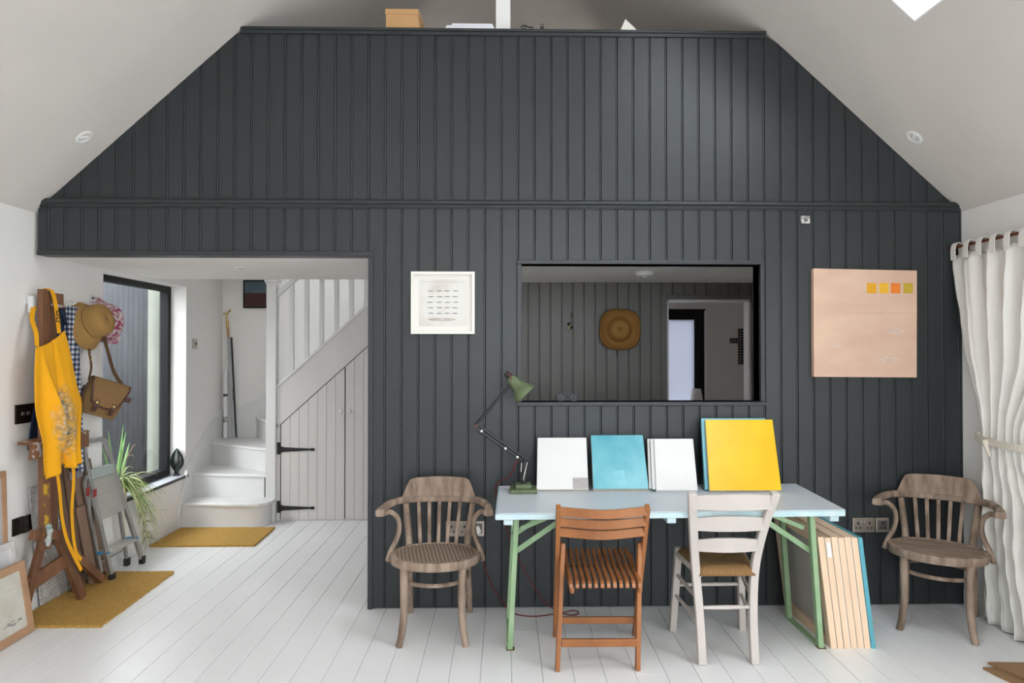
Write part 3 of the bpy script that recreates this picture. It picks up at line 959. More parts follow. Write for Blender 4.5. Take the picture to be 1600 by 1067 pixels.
def leaning(name, label, cat, xl, xr, yb, yt, zt, th, face, edge, z0=TZ, shear=0.055, group=None, back=0.0):
    """canvas leaning back: bottom front edge at yb, top front edge at yt; local frame at its foot"""
    t = thing(name, label, cat, ((xl + xr) / 2, yb, z0), group=group)
    ang = math.atan2(yt - yb, zt - z0)
    w = (xr - xl) / 2
    L_ = math.hypot(yt - yb, zt - z0)
    up = Vector((shear, math.sin(ang), math.cos(ang)))
    nb = Vector((0, math.cos(ang), -math.sin(ang)))
    # keep the back foot on the table
    lift = Vector((0, 0, th * math.sin(ang)))

    def q(a, b, c): return Vector((a, 0, 0)) + up * b + nb * c + lift
    MB().hexa([q(-w, 0, .002), q(w, 0, .002), q(w, 0, th), q(-w, 0, th), q(-w, L_, .002), q(w, L_, .002), q(w, L_, th), q(-w, L_, th)]).build('stretcher', edge, t)
    MB().hexa([q(-w, 0, 0), q(w, 0, 0), q(w, 0, .004), q(-w, 0, .004), q(-w, L_, 0), q(w, L_, 0), q(w, L_, .004), q(-w, L_, .004)]).build('painted_face', face, t, bevel=.0015)
    return t, q, w, L_


t, q, w, L_ = leaning('canvas', 'small square white canvas with a grey corner patch, leaning beside the lamp', 'canvas', .212, .494, -.288, -.052, .985, .018, CANVW, CEDGE)
MB().hexa([q(w - .085, .002, -.0015), q(w - .002, .002, -.0015), q(w - .002, .002, 0), q(w - .085, .002, 0), q(w - .085, .072, -.0015), q(w - .002, .072, -.0015), q(w - .002, .072, 0), q(w - .085, .072, 0)]).build('grey_patch', mat('grey_patch', (.32, .29, .28), .6, color2=(.5, .47, .46), vscale=120, contrast=(.3, .75)), t)
TURQ = paint('turquoise_paint', (.085, .38, .48), (.19, .53, .60), 7, .3, (1, 1, .6))
t, q, w, L_ = leaning('canvas', 'small square turquoise canvas between two white canvases on the table', 'canvas', .520, .822, -.292, -.050, .996, .022, TURQ, CEDGE)
MB().hexa([q(-.035, .006, -.001), q(.035, .01, -.001), q(.035, .01, 0), q(-.035, .006, 0), q(-.03, .11, -.001), q(.022, .12, -.001), q(.022, .12, 0), q(-.03, .11, 0)]).build('pale_streak', paint('pale_turquoise', (.25, .58, .66), (.12, .45, .55), 18, .3), t)
for k, (dx, dy, c, e_, lb) in enumerate([(.028, 0, CANVW, CANVW, 'front white canvas of the narrow stack on the table'),
                                        (.012, .024, CANVW, mat('teal_edge', (.05, .20, .20), .6), 'middle canvas of the narrow stack, showing a dark green edge'),
                                        (.0, .048, CANVW, CEDGE, 'rear canvas of the narrow stack, showing a buff edge')]):
    leaning('canvas', lb, 'canvas', .828 + dx, 1.064 + dx * .6, -.325 + dy, -.098 + dy, .982 - .003 * k, .019, c, e_, shear=.12)
YEL = paint('yellow_paint', (.88, .56, .004), (.85, .48, .001), 4.5, .35)
leaning('canvas', 'large square yellow canvas leaning at the right of the table', 'canvas', 1.142, 1.532, -.338, -.085, 1.090, .022, YEL, CEDGE, shear=.125)
leaning('canvas', 'blue-edged canvas hidden behind the yellow one', 'canvas', 1.128, 1.505, -.300, -.050, 1.096, .020, paint('sky_blue_paint', (.16, .45, .58), (.2, .5, .6), 4), mat('sky_blue_edge', (.16, .42, .52), .5), shear=.125)

# ---- spring-arm desk lamp
LGREEN = mat('sage_enamel', (.125, .165, .075), .42, color2=(.09, .12, .058), vscale=15)
LBLACK = mat('lamp_black', (.012, .012, .013), .35)
CHROME = mat('dull_chrome', (.55, .52, .48), .3, metal=1.0)
REDFLEX = mat('red_flex', (.16, .012, .014), .7)
ly = -.285
lp = thing('desk_lamp', 'sage green spring-arm desk lamp on the left end of the table', 'lamp', (.138, ly, TZ))
bs = MB().box(.066, .212, ly - .07, ly + .07, TZ, TZ + .022).box(.095, .182, ly - .045, ly + .045, TZ + .022, TZ + .045)
bs.build('base', LGREEN, lp, world=True, bevel=.005)
MB().tube([(.141, ly, TZ + .04), (.141, ly, TZ + .10), (.146, ly, .905)], [.012, .013, .011], 10).build('post', LBLACK, lp, world=True, smooth=True)
MB().bar((.138, ly - .008, .80), (.160, ly - .008, .895), .004, .014, (0, 1, 0)).bar((.126, ly - .012, .845), (.130, ly - .012, .892), .004, .008, (0, 1, 0)).build('spring_plate', CHROME, lp, world=True)
EL_ = Vector((-.120, ly, 1.098))
for dz, x0 in ((0.004, .160), (-.022, .130)):
    MB().tube([(x0, ly, .902 + (.004 if dz else 0)), EL_ + Vector((.004, 0, dz))], .0072, 8).build('lower_arm', LBLACK, lp, world=True, smooth=True)
for u in (.12, .60, .84):
    p = EL_.lerp(Vector((.15, ly, .902)), u) + Vector((0, -.004, -.010))
    MB().lathe([(.001, 0), (.007, 0), (.007, .010), (.001, .011)], 12, Matrix.Translation(p) @ Matrix.Rotation(R(90), 4, 'X')).build('rivet', CHROME, lp, world=True)
MB().tube([EL_, (.072, ly, 1.318)], .0075, 8).build('upper_arm', LBLACK, lp, world=True, smooth=True)
MB().lathe([(.002, -.008), (.013, -.008), (.013, .008), (.002, .008)], 14, Matrix.Translation(EL_ + Vector((0, 0, -.008))) @ Matrix.Rotation(R(90), 4, 'X')).build('elbow', mat('elbow_red', (.06, .02, .018), .5), lp, world=True)
axis = Vector((.66, -.10, -.72)).normalized()
Q = axis.to_track_quat('Z', 'Y').to_matrix().to_4x4()
top = Vector((.053, ly, 1.372))
sh = MB().lathe([(.020, .022), (.027, .030), (.030, .050), (.036, .080), (.043, .100), (.052, .112), (.060, .130), (.065, .150), (.063, .150), (.050, .116), (.033, .08), (.018, .03)], 28, Matrix.Translation(top) @ Q, caps=False)
shd = sh.build('shade', LGREEN, lp, world=True, smooth=True)
MB().lathe([(.010, -.014), (.017, -.010), (.018, .020), (.020, .030), (.012, .032)], 16, Matrix.Translation(top) @ Q).build('shade_cap', LBLACK, shd, world=True, smooth=True)
MB().lathe([(.012, .05), (.024, .075), (.027, .095), (.02, .115), (.006, .122)], 14, Matrix.Translation(top) @ Q).build('bulb', mat('bulb_glass', (.8, .8, .78), .25), shd, world=True, smooth=True)
MB().tube([(.072, ly, 1.318), (.105, ly - .03, 1.335)], .006, 8).build('shade_bracket', LBLACK, lp, world=True)
MB().tube(bez([top + Vector((-.006, -.012, .012)), top + Vector((.010, -.028, .008)), top + Vector((.022, -.030, -.03)), (.078, ly - .02, 1.325), (.066, ly - .004, 1.312)], 16), .003, 6).build('red_flex', REDFLEX, lp, world=True, smooth=True)

cb_ = MB().tube(bez([(.118, ly + .01, .897), (.095, ly, .890), (.085, ly + .01, .850), (.055, ly + .06, .80), (.005, -.10, .755), (-.012, -.065, .70), (.02, -.040, .58), (.075, -.030, .40), (.17, -.03, .20), (.27, -.04, .05), (.36, -.09, .006), (.42, -.13, .005), (.46, -.10, .005), (.44, -.06, .005), (.35, -.10, .005), (.22, -.14, .005), (.12, -.12, .005), (.07, -.05, .006), (.0, -.025, .08), (-.06, -.022, .20), (-.10, -.020, .33), (-.115, -.03, .42)], 150), .0032, 6)
tag(cb_.build('lamp_cable', REDFLEX, smooth=True), 'dark red lamp cable trailing from the table to the wall socket', 'cable')

# ================================================================== ON THE CHARCOAL WALL
SATIN = mat('satin_nickel', (.46, .40, .35), .35, metal=.85)
SATIND = mat('socket_insert', (.10, .095, .09), .4)
HOLE = mat('socket_hole', (.004, .004, .004), .8)


def socket(name, label, x0, x1, z0, z1, gangs, y=-.0005, insert=None, m=SATIN):
    t = thing(name, label, 'socket', ((x0 + x1) / 2, 0, z0))
    MB().box(x0, x1, y - .012, y, z0, z1).build('plate', m, t, world=True, bevel=.003)
    wz = z1 - z0
    for gx in gangs:
        hb = MB()
        hb.box(gx - .004, gx + .004, y - .0135, y - .0115, z0 + wz * .55, z0 + wz * .72)
        hb.box(gx - .016, gx - .008, y - .0135, y - .0115, z0 + wz * .26, z0 + wz * .36)
        hb.box(gx + .008, gx + .016, y - .0135, y - .0115, z0 + wz * .26, z0 + wz * .36)
        hb.build('pin_hole', HOLE, t, world=True)
        if insert:
            MB().box(gx - .026, gx + .026, y - .0128, y - .0115, z0 + .016, z1 - .016).build('insert', insert, t, world=True)
    if len(gangs) == 2:
        mid = sum(gangs) / 2
        for s in (-.010, .010):
            MB().box(mid + s - .007, mid + s + .007, y - .017, y - .011, z1 - .030, z1 - .012).build('rocker_switch', SATIN if s < 0 else m, t, world=True, bevel=.002)
    return t


socket('wall_socket', 'double nickel socket behind the ribbed-seat armchair', -.302, -.160, .420, .508, (-.268, -.194))
socket('wall_socket', 'single nickel socket with a white plug behind the ribbed-seat armchair', -.156, -.078, .420, .508, (-.116,), insert=SATIND)
socket('wall_socket', 'double nickel socket between the table and the turned armchair', 2.090, 2.222, .430, .515, (2.122, 2.190))
socket('wall_socket', 'single nickel round-pin socket nearest the turned armchair', 2.228, 2.308, .430, .515, (2.268,), insert=SATIND)
pg = MB().prism([(-.134, .452), (-.128, .470), (-.122, .482), (-.115, .488), (-.108, .482), (-.102, .470), (-.094, .452), (-.106, .440), (-.115, .430), (-.124, .440)], lambda a, b: (a, -.036, b), lambda a, b: (a, -.0145, b)).build('plug', mat('plug_white', (.78, .76, .72), .4), bevel=.004)
tag(pg, 'white three-pin plug pushed into the wall socket', 'plug')
tbx = thing('thermostat', 'tiny square metal sensor box high on the charcoal wall', 'sensor', (1.817, 0, 2.25))
MB().box(1.791, 1.843, -.020, -.0005, 2.251, 2.296).build('box', mat('sensor_steel', (.6, .58, .55), .4, color2=(.25, .24, .23), vscale=40, contrast=(.45, .5)), tbx, world=True, bevel=.004)
MB().box(1.808, 1.826, -.023, -.019, 2.262, 2.276).build('dial', mat('sensor_dark', (.12, .12, .12), .5), tbx, world=True)

# ---- framed drawing
pf = thing('framed_drawing', 'small white framed drawing of dashes hung left of the hatch', 'picture', (-.319, 0, 1.597))
FWHITE = mat('cream_frame', (.80, .77, .71), .5)
x0, x1, z0, z1 = -.504, -.134, 1.597, 1.960
b_ = .017
for a, b, c, d in ((x0, x1, z1 - b_, z1), (x0, x1, z0, z0 + b_), (x0, x0 + b_, z0 + b_, z1 - b_), (x1 - b_, x1, z0 + b_, z1 - b_)):
    MB().box(a, b, -.034, -.0005, c, d).build('frame_rail', FWHITE, pf, world=True, bevel=.002)
MB().box(x0 + b_, x1 - b_, -.016, -.004, z0 + b_, z1 - b_).build('mount', mat('mount_card', (.80, .78, .73), .8), pf, world=True)
pap = MB().box(x0 + .045, x1 - .042, -.018, -.0155, z0 + .045, z1 - .044).build('paper', mat('drawing_paper', (.73, .71, .67), .8, color2=(.56, .50, .42), vscale=5, contrast=(.25, .5)), pf, world=True)
INK = mat('ink', (.06, .06, .075), .7)
for r_ in range(5):
    for c2 in range(4):
        xa = -.408 + c2 * .048 + random.uniform(-.004, .004)
        za = 1.847 - r_ * .0325 + random.uniform(-.001, .001)
        MB().prism([(xa, za - .001), (xa + .018, za - .002), (xa + .035, za - .0005), (xa + .035, za + .0015), (xa + .02, za + .0025), (xa, za + .001)], lambda a, b: (a, -.0186, b), lambda a, b: (a, -.0178, b)).build('ink_dash', INK, pap, world=True)
MB().prism([(-.40 + .075 + .085 * math.cos(a), 1.682 + .010 * math.sin(a)) for a in [k * .4189 for k in range(15)]], lambda a, b: (a, -.0186, b), lambda a, b: (a, -.0178, b)).build('brown_smudge', mat('smudge', (.42, .36, .32), .8, color2=(.62, .58, .54), vscale=30), pap, world=True)
for k in range(22):
    xx = x0 + .058 + k * .0115
    MB().box(xx, xx + .005, -.0186, -.0178, z1 - .062, z1 - .056).build('punch_hole', mat('punch_grey', (.5, .5, .5), .8), pap, world=True)
MB().box(x0 + b_, x1 - b_, -.0275, -.0260, z0 + b_, z1 - b_).build('glazing', CLEAR, pf, world=True)

# ---- peach painting
pp = thing('peach_painting', 'large peach canvas with four small orange and yellow squares', 'painting', (2.16, 0, 1.344))
PEACH = paint('peach_paint', (.72, .51, .37), (.60, .38, .29), 3.0, .55, (1, 1, 2.2))
pcv = MB().hexa([(1.853, -.036, 1.346), (2.464, -.036, 1.342), (2.464, -.0005, 1.342), (1.853, -.0005, 1.346), (1.853, -.036, 1.983), (2.470, -.036, 1.972), (2.470, -.0005, 1.972), (1.853, -.0005, 1.983)]).build('canvas', PEACH, pp, world=True, bevel=.003)
for xa, cc_ in ((2.170, (.80, .38, .01)), (2.243, (.86, .46, .03)), (2.312, (.80, .21, .02)), (2.387, (.53, .38, .03))):
    MB().hexa([(xa, -.0375, 1.838), (xa + .055, -.0375, 1.837), (xa + .055, -.036, 1.837), (xa, -.036, 1.838), (xa, -.0375, 1.898), (xa + .056, -.0375, 1.896), (xa + .056, -.036, 1.896), (xa, -.036, 1.898)]).build('colour_square', mat('sq_%g' % xa, cc_, .5, var=.08, vscale=20), pcv, world=True)
MB().box(2.03, 2.468, -.0366, -.036, 1.7195, 1.721).build('scored_line', mat('score', (.42, .28, .2), .7), pcv, world=True)
sm = mat('lilac_smear', (.60, .46, .40), .7, color2=(.72, .53, .42), vscale=25, stretch=(1, 1, 4), contrast=(.4, .55))
for xa, xb, za, zb in ((2.27, 2.40, 1.595, 1.635), (1.95, 2.02, 1.515, 1.545), (2.22, 2.36, 1.43, 1.47)):
    MB().prism([(xa, (za + zb) / 2), ((xa + xb) / 2, za), (xb, (za + zb) / 2), ((xa + xb) / 2, zb)], lambda a, b: (a, -.0366, b), lambda a, b: (a, -.036, b)).build('smear', sm, pcv, world=True)

# ================================================================== CANVASES STACKED ON THE FLOOR
GAUZE = mat('grey_canvas_back', (.42, .39, .36), .85, var=.06, vscale=6)
PINE2 = mat('pale_pine', (.84, .64, .46), .6, color2=(.76, .54, .37), vscale=7, stretch=(1, 1, .25), bump=.05)
TEALP = mat('teal_paint', (.10, .38, .46), .45, var=.08, vscale=6)
tilt = -.118                    # top leans towards the table legs
n_ = 7
CYF, CYB, CH = -.578, -.022, .562


def upright(name, label, x0, th, m_edge, m_face, hollow, yf=CYF, yb=CYB, h=CH):
    t = thing(name, label, 'canvas', (x0 + th / 2, (yf + yb) / 2, 0), group='canvases stacked on the floor under the table end')
    S = lambda x, y, z: (x + tilt * z, y, z)

    def hx(xa, xb, ya, yb_, za, zb):
        return MB().hexa([S(xa, ya, za), S(xb, ya, za), S(xb, yb_, za), S(xa, yb_, za), S(xa, ya, zb), S(xb, ya, zb), S(xb, yb_, zb), S(xa, yb_, zb)])
    fw = .045
    for (ya, yb_, za, zb) in ((yf, yb, 0, fw), (yf, yb, h - fw, h), (yf, yf + fw, fw, h - fw), (yb - fw, yb, fw, h - fw)):
        hx(x0, x0 + th * .90, ya, yb_, za, zb).build('stretcher_bar', m_edge, t, world=True)
    hx(x0 + th * .90, x0 + th * .97, yf, yb, 0, h).build('canvas_sheet', m_face, t, world=True)
    if hollow:
        hx(x0 + th * .70, x0 + th * .84, yf + fw, yb - fw, fw, h - fw).build('canvas_back', GAUZE, t, world=True)
    return t


xx = 1.680
labs = ['unpainted wooden stretcher nearest the green table legs', 'second wooden stretcher edge from the table legs', 'third wooden stretcher edge in the floor stack', 'fourth wooden stretcher edge in the floor stack', 'fifth wooden stretcher edge in the floor stack', 'wooden stretcher edge beside the teal canvas in the floor stack', 'teal edged canvas on the right of the floor stack']
for k in range(7):
    th = .034 if k < 6 else .024
    upright('stretched_canvas', labs[k], xx, th - .002, PINE2 if k < 6 else TEALP, (CANVW if k in (2, 4) else CEDGE) if k < 6 else TEALP, k == 0, yf=CYF - random.uniform(0, .004), h=CH - random.uniform(0, .006))
    xx += th
o = MB().prism([(0, 0), (.026, 0), (.026, .075), (0, .075)], lambda a, b: (1.718 + a * .8 + tilt * (.46 + b), CYF - .0048, .46 + b), lambda a, b: (1.718 + a * .8 + tilt * (.46 + b), CYF - .004, .46 + b)).build('paper_label', mat('label_paper', (.78, .78, .8), .7))
tag(o, 'small white paper label stuck on a canvas edge', 'label')

# ================================================================== CURTAIN
LINEN = mat('white_linen', (.80, .775, .73), .85, var=.03, vscale=10, bump=.12, bscale=160)
nt = LINEN.node_tree
cu = thing('curtain', 'white tab-top linen curtain gathered with a tie on the right wall', 'curtain', (2.66, -.4, 0))


def interp(tab, z):
    for (a, b), (c, d) in zip(tab, tab[1:]):
        if a >= z >= c:
            u = (a - z) / (a - c)
            u = u * u * (3 - 2 * u)
            return b + (d - b) * u
    return tab[-1][1] if z < tab[-1][0] else tab[0][1]


ya = [(2.06, -.030), (1.6, -.080), (1.05, -.215), (.99, -.215), (.6, -.215), (0, -.235)]
yb = [(2.06, -1.15), (1.6, -1.0), (1.05, -.60), (.99, -.60), (.6, -.75), (0, -.92)]
am = [(2.06, .018), (1.6, .030), (1.05, .016), (.99, .016), (.6, .028), (0, .032)]


def fcur(u, v):
    z = 2.045 * (1 - v) + .006
    A, B, C_ = interp(ya, z), interp(yb, z), interp(am, z)
    z2 = z + (1 - v) * .012 * math.sin(u * 48) * (1 if v < .02 else 0)
    ph = u * 2 * math.pi * 7 + .5 * math.sin(u * 9 + z * 1.3)
    xo = C_ * math.sin(ph) + .3 * C_ * math.sin(2.3 * ph + 1.0 + z)
    bulge = .030 * math.exp(-((z - .25) / .35) ** 2)
    wr_ = .004 * math.sin(z * 37 + u * 11) * (1 if z < .9 else .4)
    bulge *= max(0, min(1, (u - .25) * 4))
    xc = 2.690 + .022 * max(0, min(1, (1.9 - z) * 2))
    return (min(xc - bulge + xo * .8 + wr_, 2.752), A + (B - A) * u + .010 * math.cos(ph), z2)


MB().grid(fcur, 150, 60).build('drape', LINEN, cu, world=True, smooth=True, solid=.003)
tp = []
for k in range(9):
    yk = -.062 - k * .105
    pts_ = [(2.668, yk, 2.03), (2.666, yk, 2.085), (2.674, yk, 2.122), (2.690, yk, 2.131), (2.706, yk, 2.122), (2.714, yk, 2.085), (2.712, yk, 2.03)]
    MB().strap(bez(pts_, 12), .040, .004, (0, 1, .0)).build('tab', LINEN, cu, world=True)
tie = []
for k in range(41):
    a = 2 * math.pi * k / 40
    tie.append((2.706 + .045 * math.cos(a), -.408 + .215 * math.sin(a), 1.012 + .012 * math.sin(a + .6)))
MB().strap(tie, .036, .008, (0, 0, 1)).build('tie_band', mat('tie_cloth', (.72, .66, .56), .9, bump=.2, bscale=120), cu, world=True, smooth=True)
MB().tube(bez([(2.656, -.33, 1.01), (2.648, -.345, .985), (2.652, -.36, .95), (2.656, -.365, .93)], 8), [.014, .018, .014, .012, .011, .010, .009, .008, .006], 8).build('tie_knot', MATS['tie_cloth'], cu, world=True, smooth=True)
COPPER = mat('copper_rod', (.22, .065, .03), .35, metal=.6)
rd = thing('curtain_rod', 'thin copper brown curtain rod on the right wall', 'rod', (2.672, -1.2, 2.108))
MB().tube([(2.690, -.02, 2.108), (2.690, -4.5, 2.108)], .0085, 12).build('rod', COPPER, rd, world=True, smooth=True)
MB().lathe([(.004, 0), (.014, .004), (.012, .018), (.006, .024)], 12, Matrix.Translation((2.690, -.024, 2.108)) @ Matrix.Rotation(R(-90), 4, 'X')).build('finial', COPPER, rd, world=True, smooth=True)
for yy in (-.055, -2.3, -4.45):
    MB().bar((2.755, yy, 2.108), (2.690, yy, 2.108), .012, .012).box(2.752, 2.7595, yy - .015, yy + .015, 2.09, 2.126).build('bracket', COPPER, rd, world=True)

# ================================================================== MATS
def matmat(name, c1, c2):
    m = mat(name, c1, .95, color2=c2, vscale=160, bump=.9, bscale=220, contrast=(.35, .62))
    return m


COIR = matmat('coir', (.62, .37, .09), (.43, .235, .042))


def rug(name, label, poly, z0, z1, m, seed, dens=70):
    t = MB()
    random.seed(seed)
    # outline with a slightly fuzzy edge
    out = []
    n = len(poly)
    for i in range(n):
        a, b = Vector(poly[i]), Vector(poly[(i + 1) % n])
        k = max(2, int((b - a).length * dens))
        d = (b - a).normalized()
        nn = Vector((d.y, -d.x))
        for j in range(k):
            p = a.lerp(b, j / k) + nn * random.uniform(-.003, .003)
            out.append((p.x, p.y))
    t.prism(out, lambda a, b: (a, b, z0), lambda a, b: (a, b, z1 + random.uniform(-.002, .001)))
    o = t.build(name, m, bevel=.0)
    return tag(o, label, 'mat')


rug('coir_mat', 'mustard coir doormat under the easel and stepladder', [(-2.655, -.235), (-2.150, -.240), (-2.178, .662), (-2.655, .665)], 0, .016, COIR, 3)
rug('coir_mat', 'mustard coir doormat at the foot of the stairs', [(-2.655, 1.275), (-1.857, 1.275), (-1.872, 1.800), (-2.655, 1.800)], 0, .016, COIR, 4)
JUTE = woven('jute_weave', (.34, .20, .10), (.20, .11, .05), 60, (0, 0, R(10)))
rug('jute_rug', 'folded brown jute mat, upper layer, at the bottom right corner', [(2.325, -.790), (2.63, -.808), (2.63, -1.5), (2.45, -1.5), (2.40, -1.02)], .014, .026, JUTE, 5, 30)
rug('jute_rug', 'folded brown jute mat, lower layer, at the bottom right corner', [(2.285, -.812), (2.60, -.826), (2.60, -1.5), (2.40, -1.5), (2.34, -1.06)], 0, .013, JUTE, 6, 30)
random.seed(21)

# ================================================================== ON THE LEDGE
KRAFT = mat('kraft_card', (.56, .33, .15), .8, var=.06, vscale=5)
bx = thing('cardboard_box', 'brown cardboard box with a lid on top of the charcoal wall', 'box', (-.56, .14, 3.39))
MB().hexa([(-.655, -.005, 3.39), (-.462, -.005, 3.39), (-.445, .19, 3.39), (-.645, .19, 3.39), (-.655, -.005, 3.488), (-.470, -.005, 3.488), (-.455, .19, 3.488), (-.645, .19, 3.488)]).build('carton', KRAFT, bx, world=True)
MB().hexa([(-.660, -.010, 3.472), (-.466, -.010, 3.472), (-.45, .195, 3.472), (-.65, .195, 3.472), (-.660, -.010, 3.503), (-.466, -.010, 3.503), (-.45, .195, 3.503), (-.65, .195, 3.503)]).build('lid', KRAFT, bx, world=True, bevel=.002)
for k, (xa, xb, ya_, yb_) in enumerate([(-.305, -.02, -.014, .20), (-.300, -.025, -.010, .19), (-.27, -.03, -.012, .20)]):
    o = MB().box(xa, xb, ya_, yb_, 3.390 + k * .010, 3.399 + k * .010).build('paper_pad', mat('pad_paper', (.76, .77, .82), .7))
    tag(o, ['bottom white pad of the small pile on the ledge', 'middle white pad of the small pile on the ledge', 'top white pad of the small pile on the ledge'][k], 'paper')
o = MB().prism([(.724, 3.390), (.822, 3.390), (.752, 3.455)], lambda a, b: (a, -.012, b), lambda a, b: (a, -.006 + (b - 3.39) * .3, b)).build('card', mat('offwhite_card', (.70, .67, .62), .8))
tag(o, 'off-white triangular card standing on the ledge', 'card')
for (xa, lb) in ((.155, 'black folded spectacles on the ledge by the post'), (.250, 'small black clip on the ledge right of the post')):
    c = MB()
    if xa < .2:
        c.tube(bez([(xa - .02, -.008, 3.402), (xa, -.008, 3.412), (xa + .03, -.008, 3.402), (xa + .055, -.008, 3.403)], 14), .004, 6).tube([(xa + .012 * math.cos(a), -.008, 3.404 + .010 * math.sin(a)) for a in [k * .6283 for k in range(10)]], .0025, 6, closed=True)
    else:
        c.box(xa, xa + .02, -.014, .015, 3.3905, 3.404).tube([(xa + .010 + .009 * math.cos(a), -.008, 3.414 + .008 * math.sin(a)) for a in [k * .6283 for k in range(10)]], .0022, 6, closed=True)
    tag(c.build('spectacles' if xa < .2 else 'clip', BLACK), lb, 'spectacles' if xa < .2 else 'clip')

# ---- recessed ceiling lights on the slopes
for PP, s_, y_, lb in ((PR, (2.703 - ER[1]) / .6725, -.217, 'white eyeball downlight in the right slope'), (PL, (2.674 - EL[1]) / .6725, -.213, 'white eyeball downlight in the left slope')):
    o0 = Vector(PP(s_, y_, 0))
    nn = (Vector(PP(0, 0, 0)) - Vector(PP(0, 0, 1))).normalized()
    M = Matrix.Translation(o0) @ nn.to_track_quat('Z', 'Y').to_matrix().to_4x4()
    dl = thing('downlight', lb, 'light', o0)
    MB().lathe([(.030, -.004), (.048, .0), (.050, .003), (.044, .007), (.031, .006), (.030, -.004)], 28, M, caps=False).build('trim_ring', WHITEGLOSS, dl, world=True, smooth=True)
    MB().lathe([(.001, -.003), (.031, -.003), (.031, -.001), (.001, .0)], 20, M).build('lamp_recess', mat('recess_dark', (.02, .02, .02), .7), dl, world=True)
    MB().box(-.026, .026, -.010, .010, -.001, .008).build('lamp_bar', WHITEGLOSS, dl, bevel=.004).matrix_local = M.to_3x3().to_4x4() @ Matrix.Rotation(.5, 4, 'Z')
dl = thing('downlight', 'flush white downlight in the passage ceiling', 'light', (-1.729, .636, 2.056))
MB().lathe([(.001, 0), (.045, -.0005), (.047, .002), (.047, .004)], 24, Matrix.Translation((-1.729, .636, 2.054)), caps=True).build('trim_ring', WHITEGLOSS, dl, world=True, smooth=True)
MB().lathe([(.001, 0), (.028, 0), (.028, .0012)], 20, Matrix.Translation((-1.729, .636, 2.0525))).build('lens', mat('lens_grey', (.5, .48, .46), .3), dl, world=True)

# ================================================================== HALL SEEN THROUGH THE HATCH
sd = thing('smoke_alarm', 'round white smoke alarm on the hall ceiling', 'alarm', (1.124, 1.202, 2.104))
MB().lathe([(.001, 0), (.068, 0), (.070, -.008), (.066, -.026), (.055, -.034), (.001, -.036)], 28, Matrix.Translation((1.124, 1.202, 2.1035))).build('casing', WHITEGLOSS, sd, world=True, smooth=True)
MB().lathe([(.001, 0), (.020, 0), (.018, -.010), (.001, -.012)], 16, Matrix.Translation((1.124, 1.19, 2.068))).build('sensor_button', WHITEGLOSS, sd, world=True, smooth=True)

STRAW = woven('straw', (.50, .27, .075), (.32, .155, .035), 40, (R(90), 0, 0))
ht = thing('straw_hat', 'wide brimmed straw sun hat hanging on the dark hall wall', 'hat', (1.080, HY, 1.684))
Mh = Matrix.Translation((1.078, HY - .012, 1.684)) @ Matrix.Rotation(R(90), 4, 'X')


def hatw(a, r, z):
    k = max(0, (r - .11) / .08)
    return 1 + k * (.055 * math.cos(4 * (a - .75)) - .05 * math.sin(a) * 0)


MB().lathe([(.190, .060), (.182, .072), (.170, .045), (.142, .014), (.112, .008), (.098, .026), (.090, .065), (.078, .100), (.055, .114), (.001, .110)], 40, Matrix.Translation((1.078, HY - .010, 1.684)) @ Matrix.Rotation(R(90), 4, 'X'), wob=hatw, caps=False).build('hat_body', STRAW, ht, world=True, smooth=True, solid=.004)
MB().tube([(1.058, HY - .002, 1.50), (1.058, HY - .012, 1.505), (1.06, HY - .012, 1.462)], .004, 6).build('hat_peg', BLACK, ht, world=True)
ky = thing('key_charm', 'small beaded charm hanging on the dark hall wall', 'charm', (.648, HY, 1.68))
MB().tube([(.656, HY - .006, 1.835), (.654, HY - .008, 1.79), (.650, HY - .010, 1.745)], .005, 6).build('cord', mat('charm_cord', (.35, .33, .25), .7, color2=(.02, .02, .02), vscale=60, contrast=(.45, .55)), ky, world=True)
for (dx, dz, r_) in ((-.014, 1.735, .012), (.008, 1.730, .012), (-.004, 1.712, .015), (-.018, 1.700, .012), (.010, 1.702, .013), (-.006, 1.686, .012)):
    MB().lathe([(.001, -r_), (r_ * .7, -r_ * .7), (r_, 0), (r_ * .7, r_ * .7), (.001, r_)], 8, Matrix.Translation((.644 + dx, HY - .014, dz))).build('bead', mat('bead_%d' % (int(dx * 1000) % 3), [(.45, .42, .3), (.02, .02, .02), (.3, .27, .18)][int(dx * 1000) % 3], .5), ky, world=True, smooth=True)

sp = thing('spectacles', 'blue wire spectacles resting on the hatch sill', 'spectacles', (.41, .04, WZ0))
WIREB = mat('blue_wire', (.02, .03, .09), .35)
for xc in (.372, .450):
    MB().tube([(xc + .0235 * math.cos(a), .030, WZ0 + .0245 + .0225 * math.sin(a)) for a in [k * 2 * math.pi / 24 for k in range(24)]], .0022, 6, closed=True).build('rim', WIREB, sp, world=True, smooth=True)
    MB().lathe([(.001, 0), (.0225, 0), (.0225, .001)], 24, Matrix.Translation((xc, .030, WZ0 + .0245)) @ Matrix.Rotation(R(90), 4, 'X')).build('lens', GLASS, sp, world=True)
MB().tube(bez([(.394, .030, WZ0 + .026), (.411, .026, WZ0 + .032), (.428, .030, WZ0 + .026)], 8), .002, 6).build('bridge', WIREB, sp, world=True)
for s, xc in ((-1, .347), (1, .475)):
    MB().tube([(xc, .030, WZ0 + .034), (xc + s * .004, .04, WZ0 + .034), (xc - s * .0, .098, WZ0 + .004)], .002, 6).build('temple', WIREB, sp, world=True)

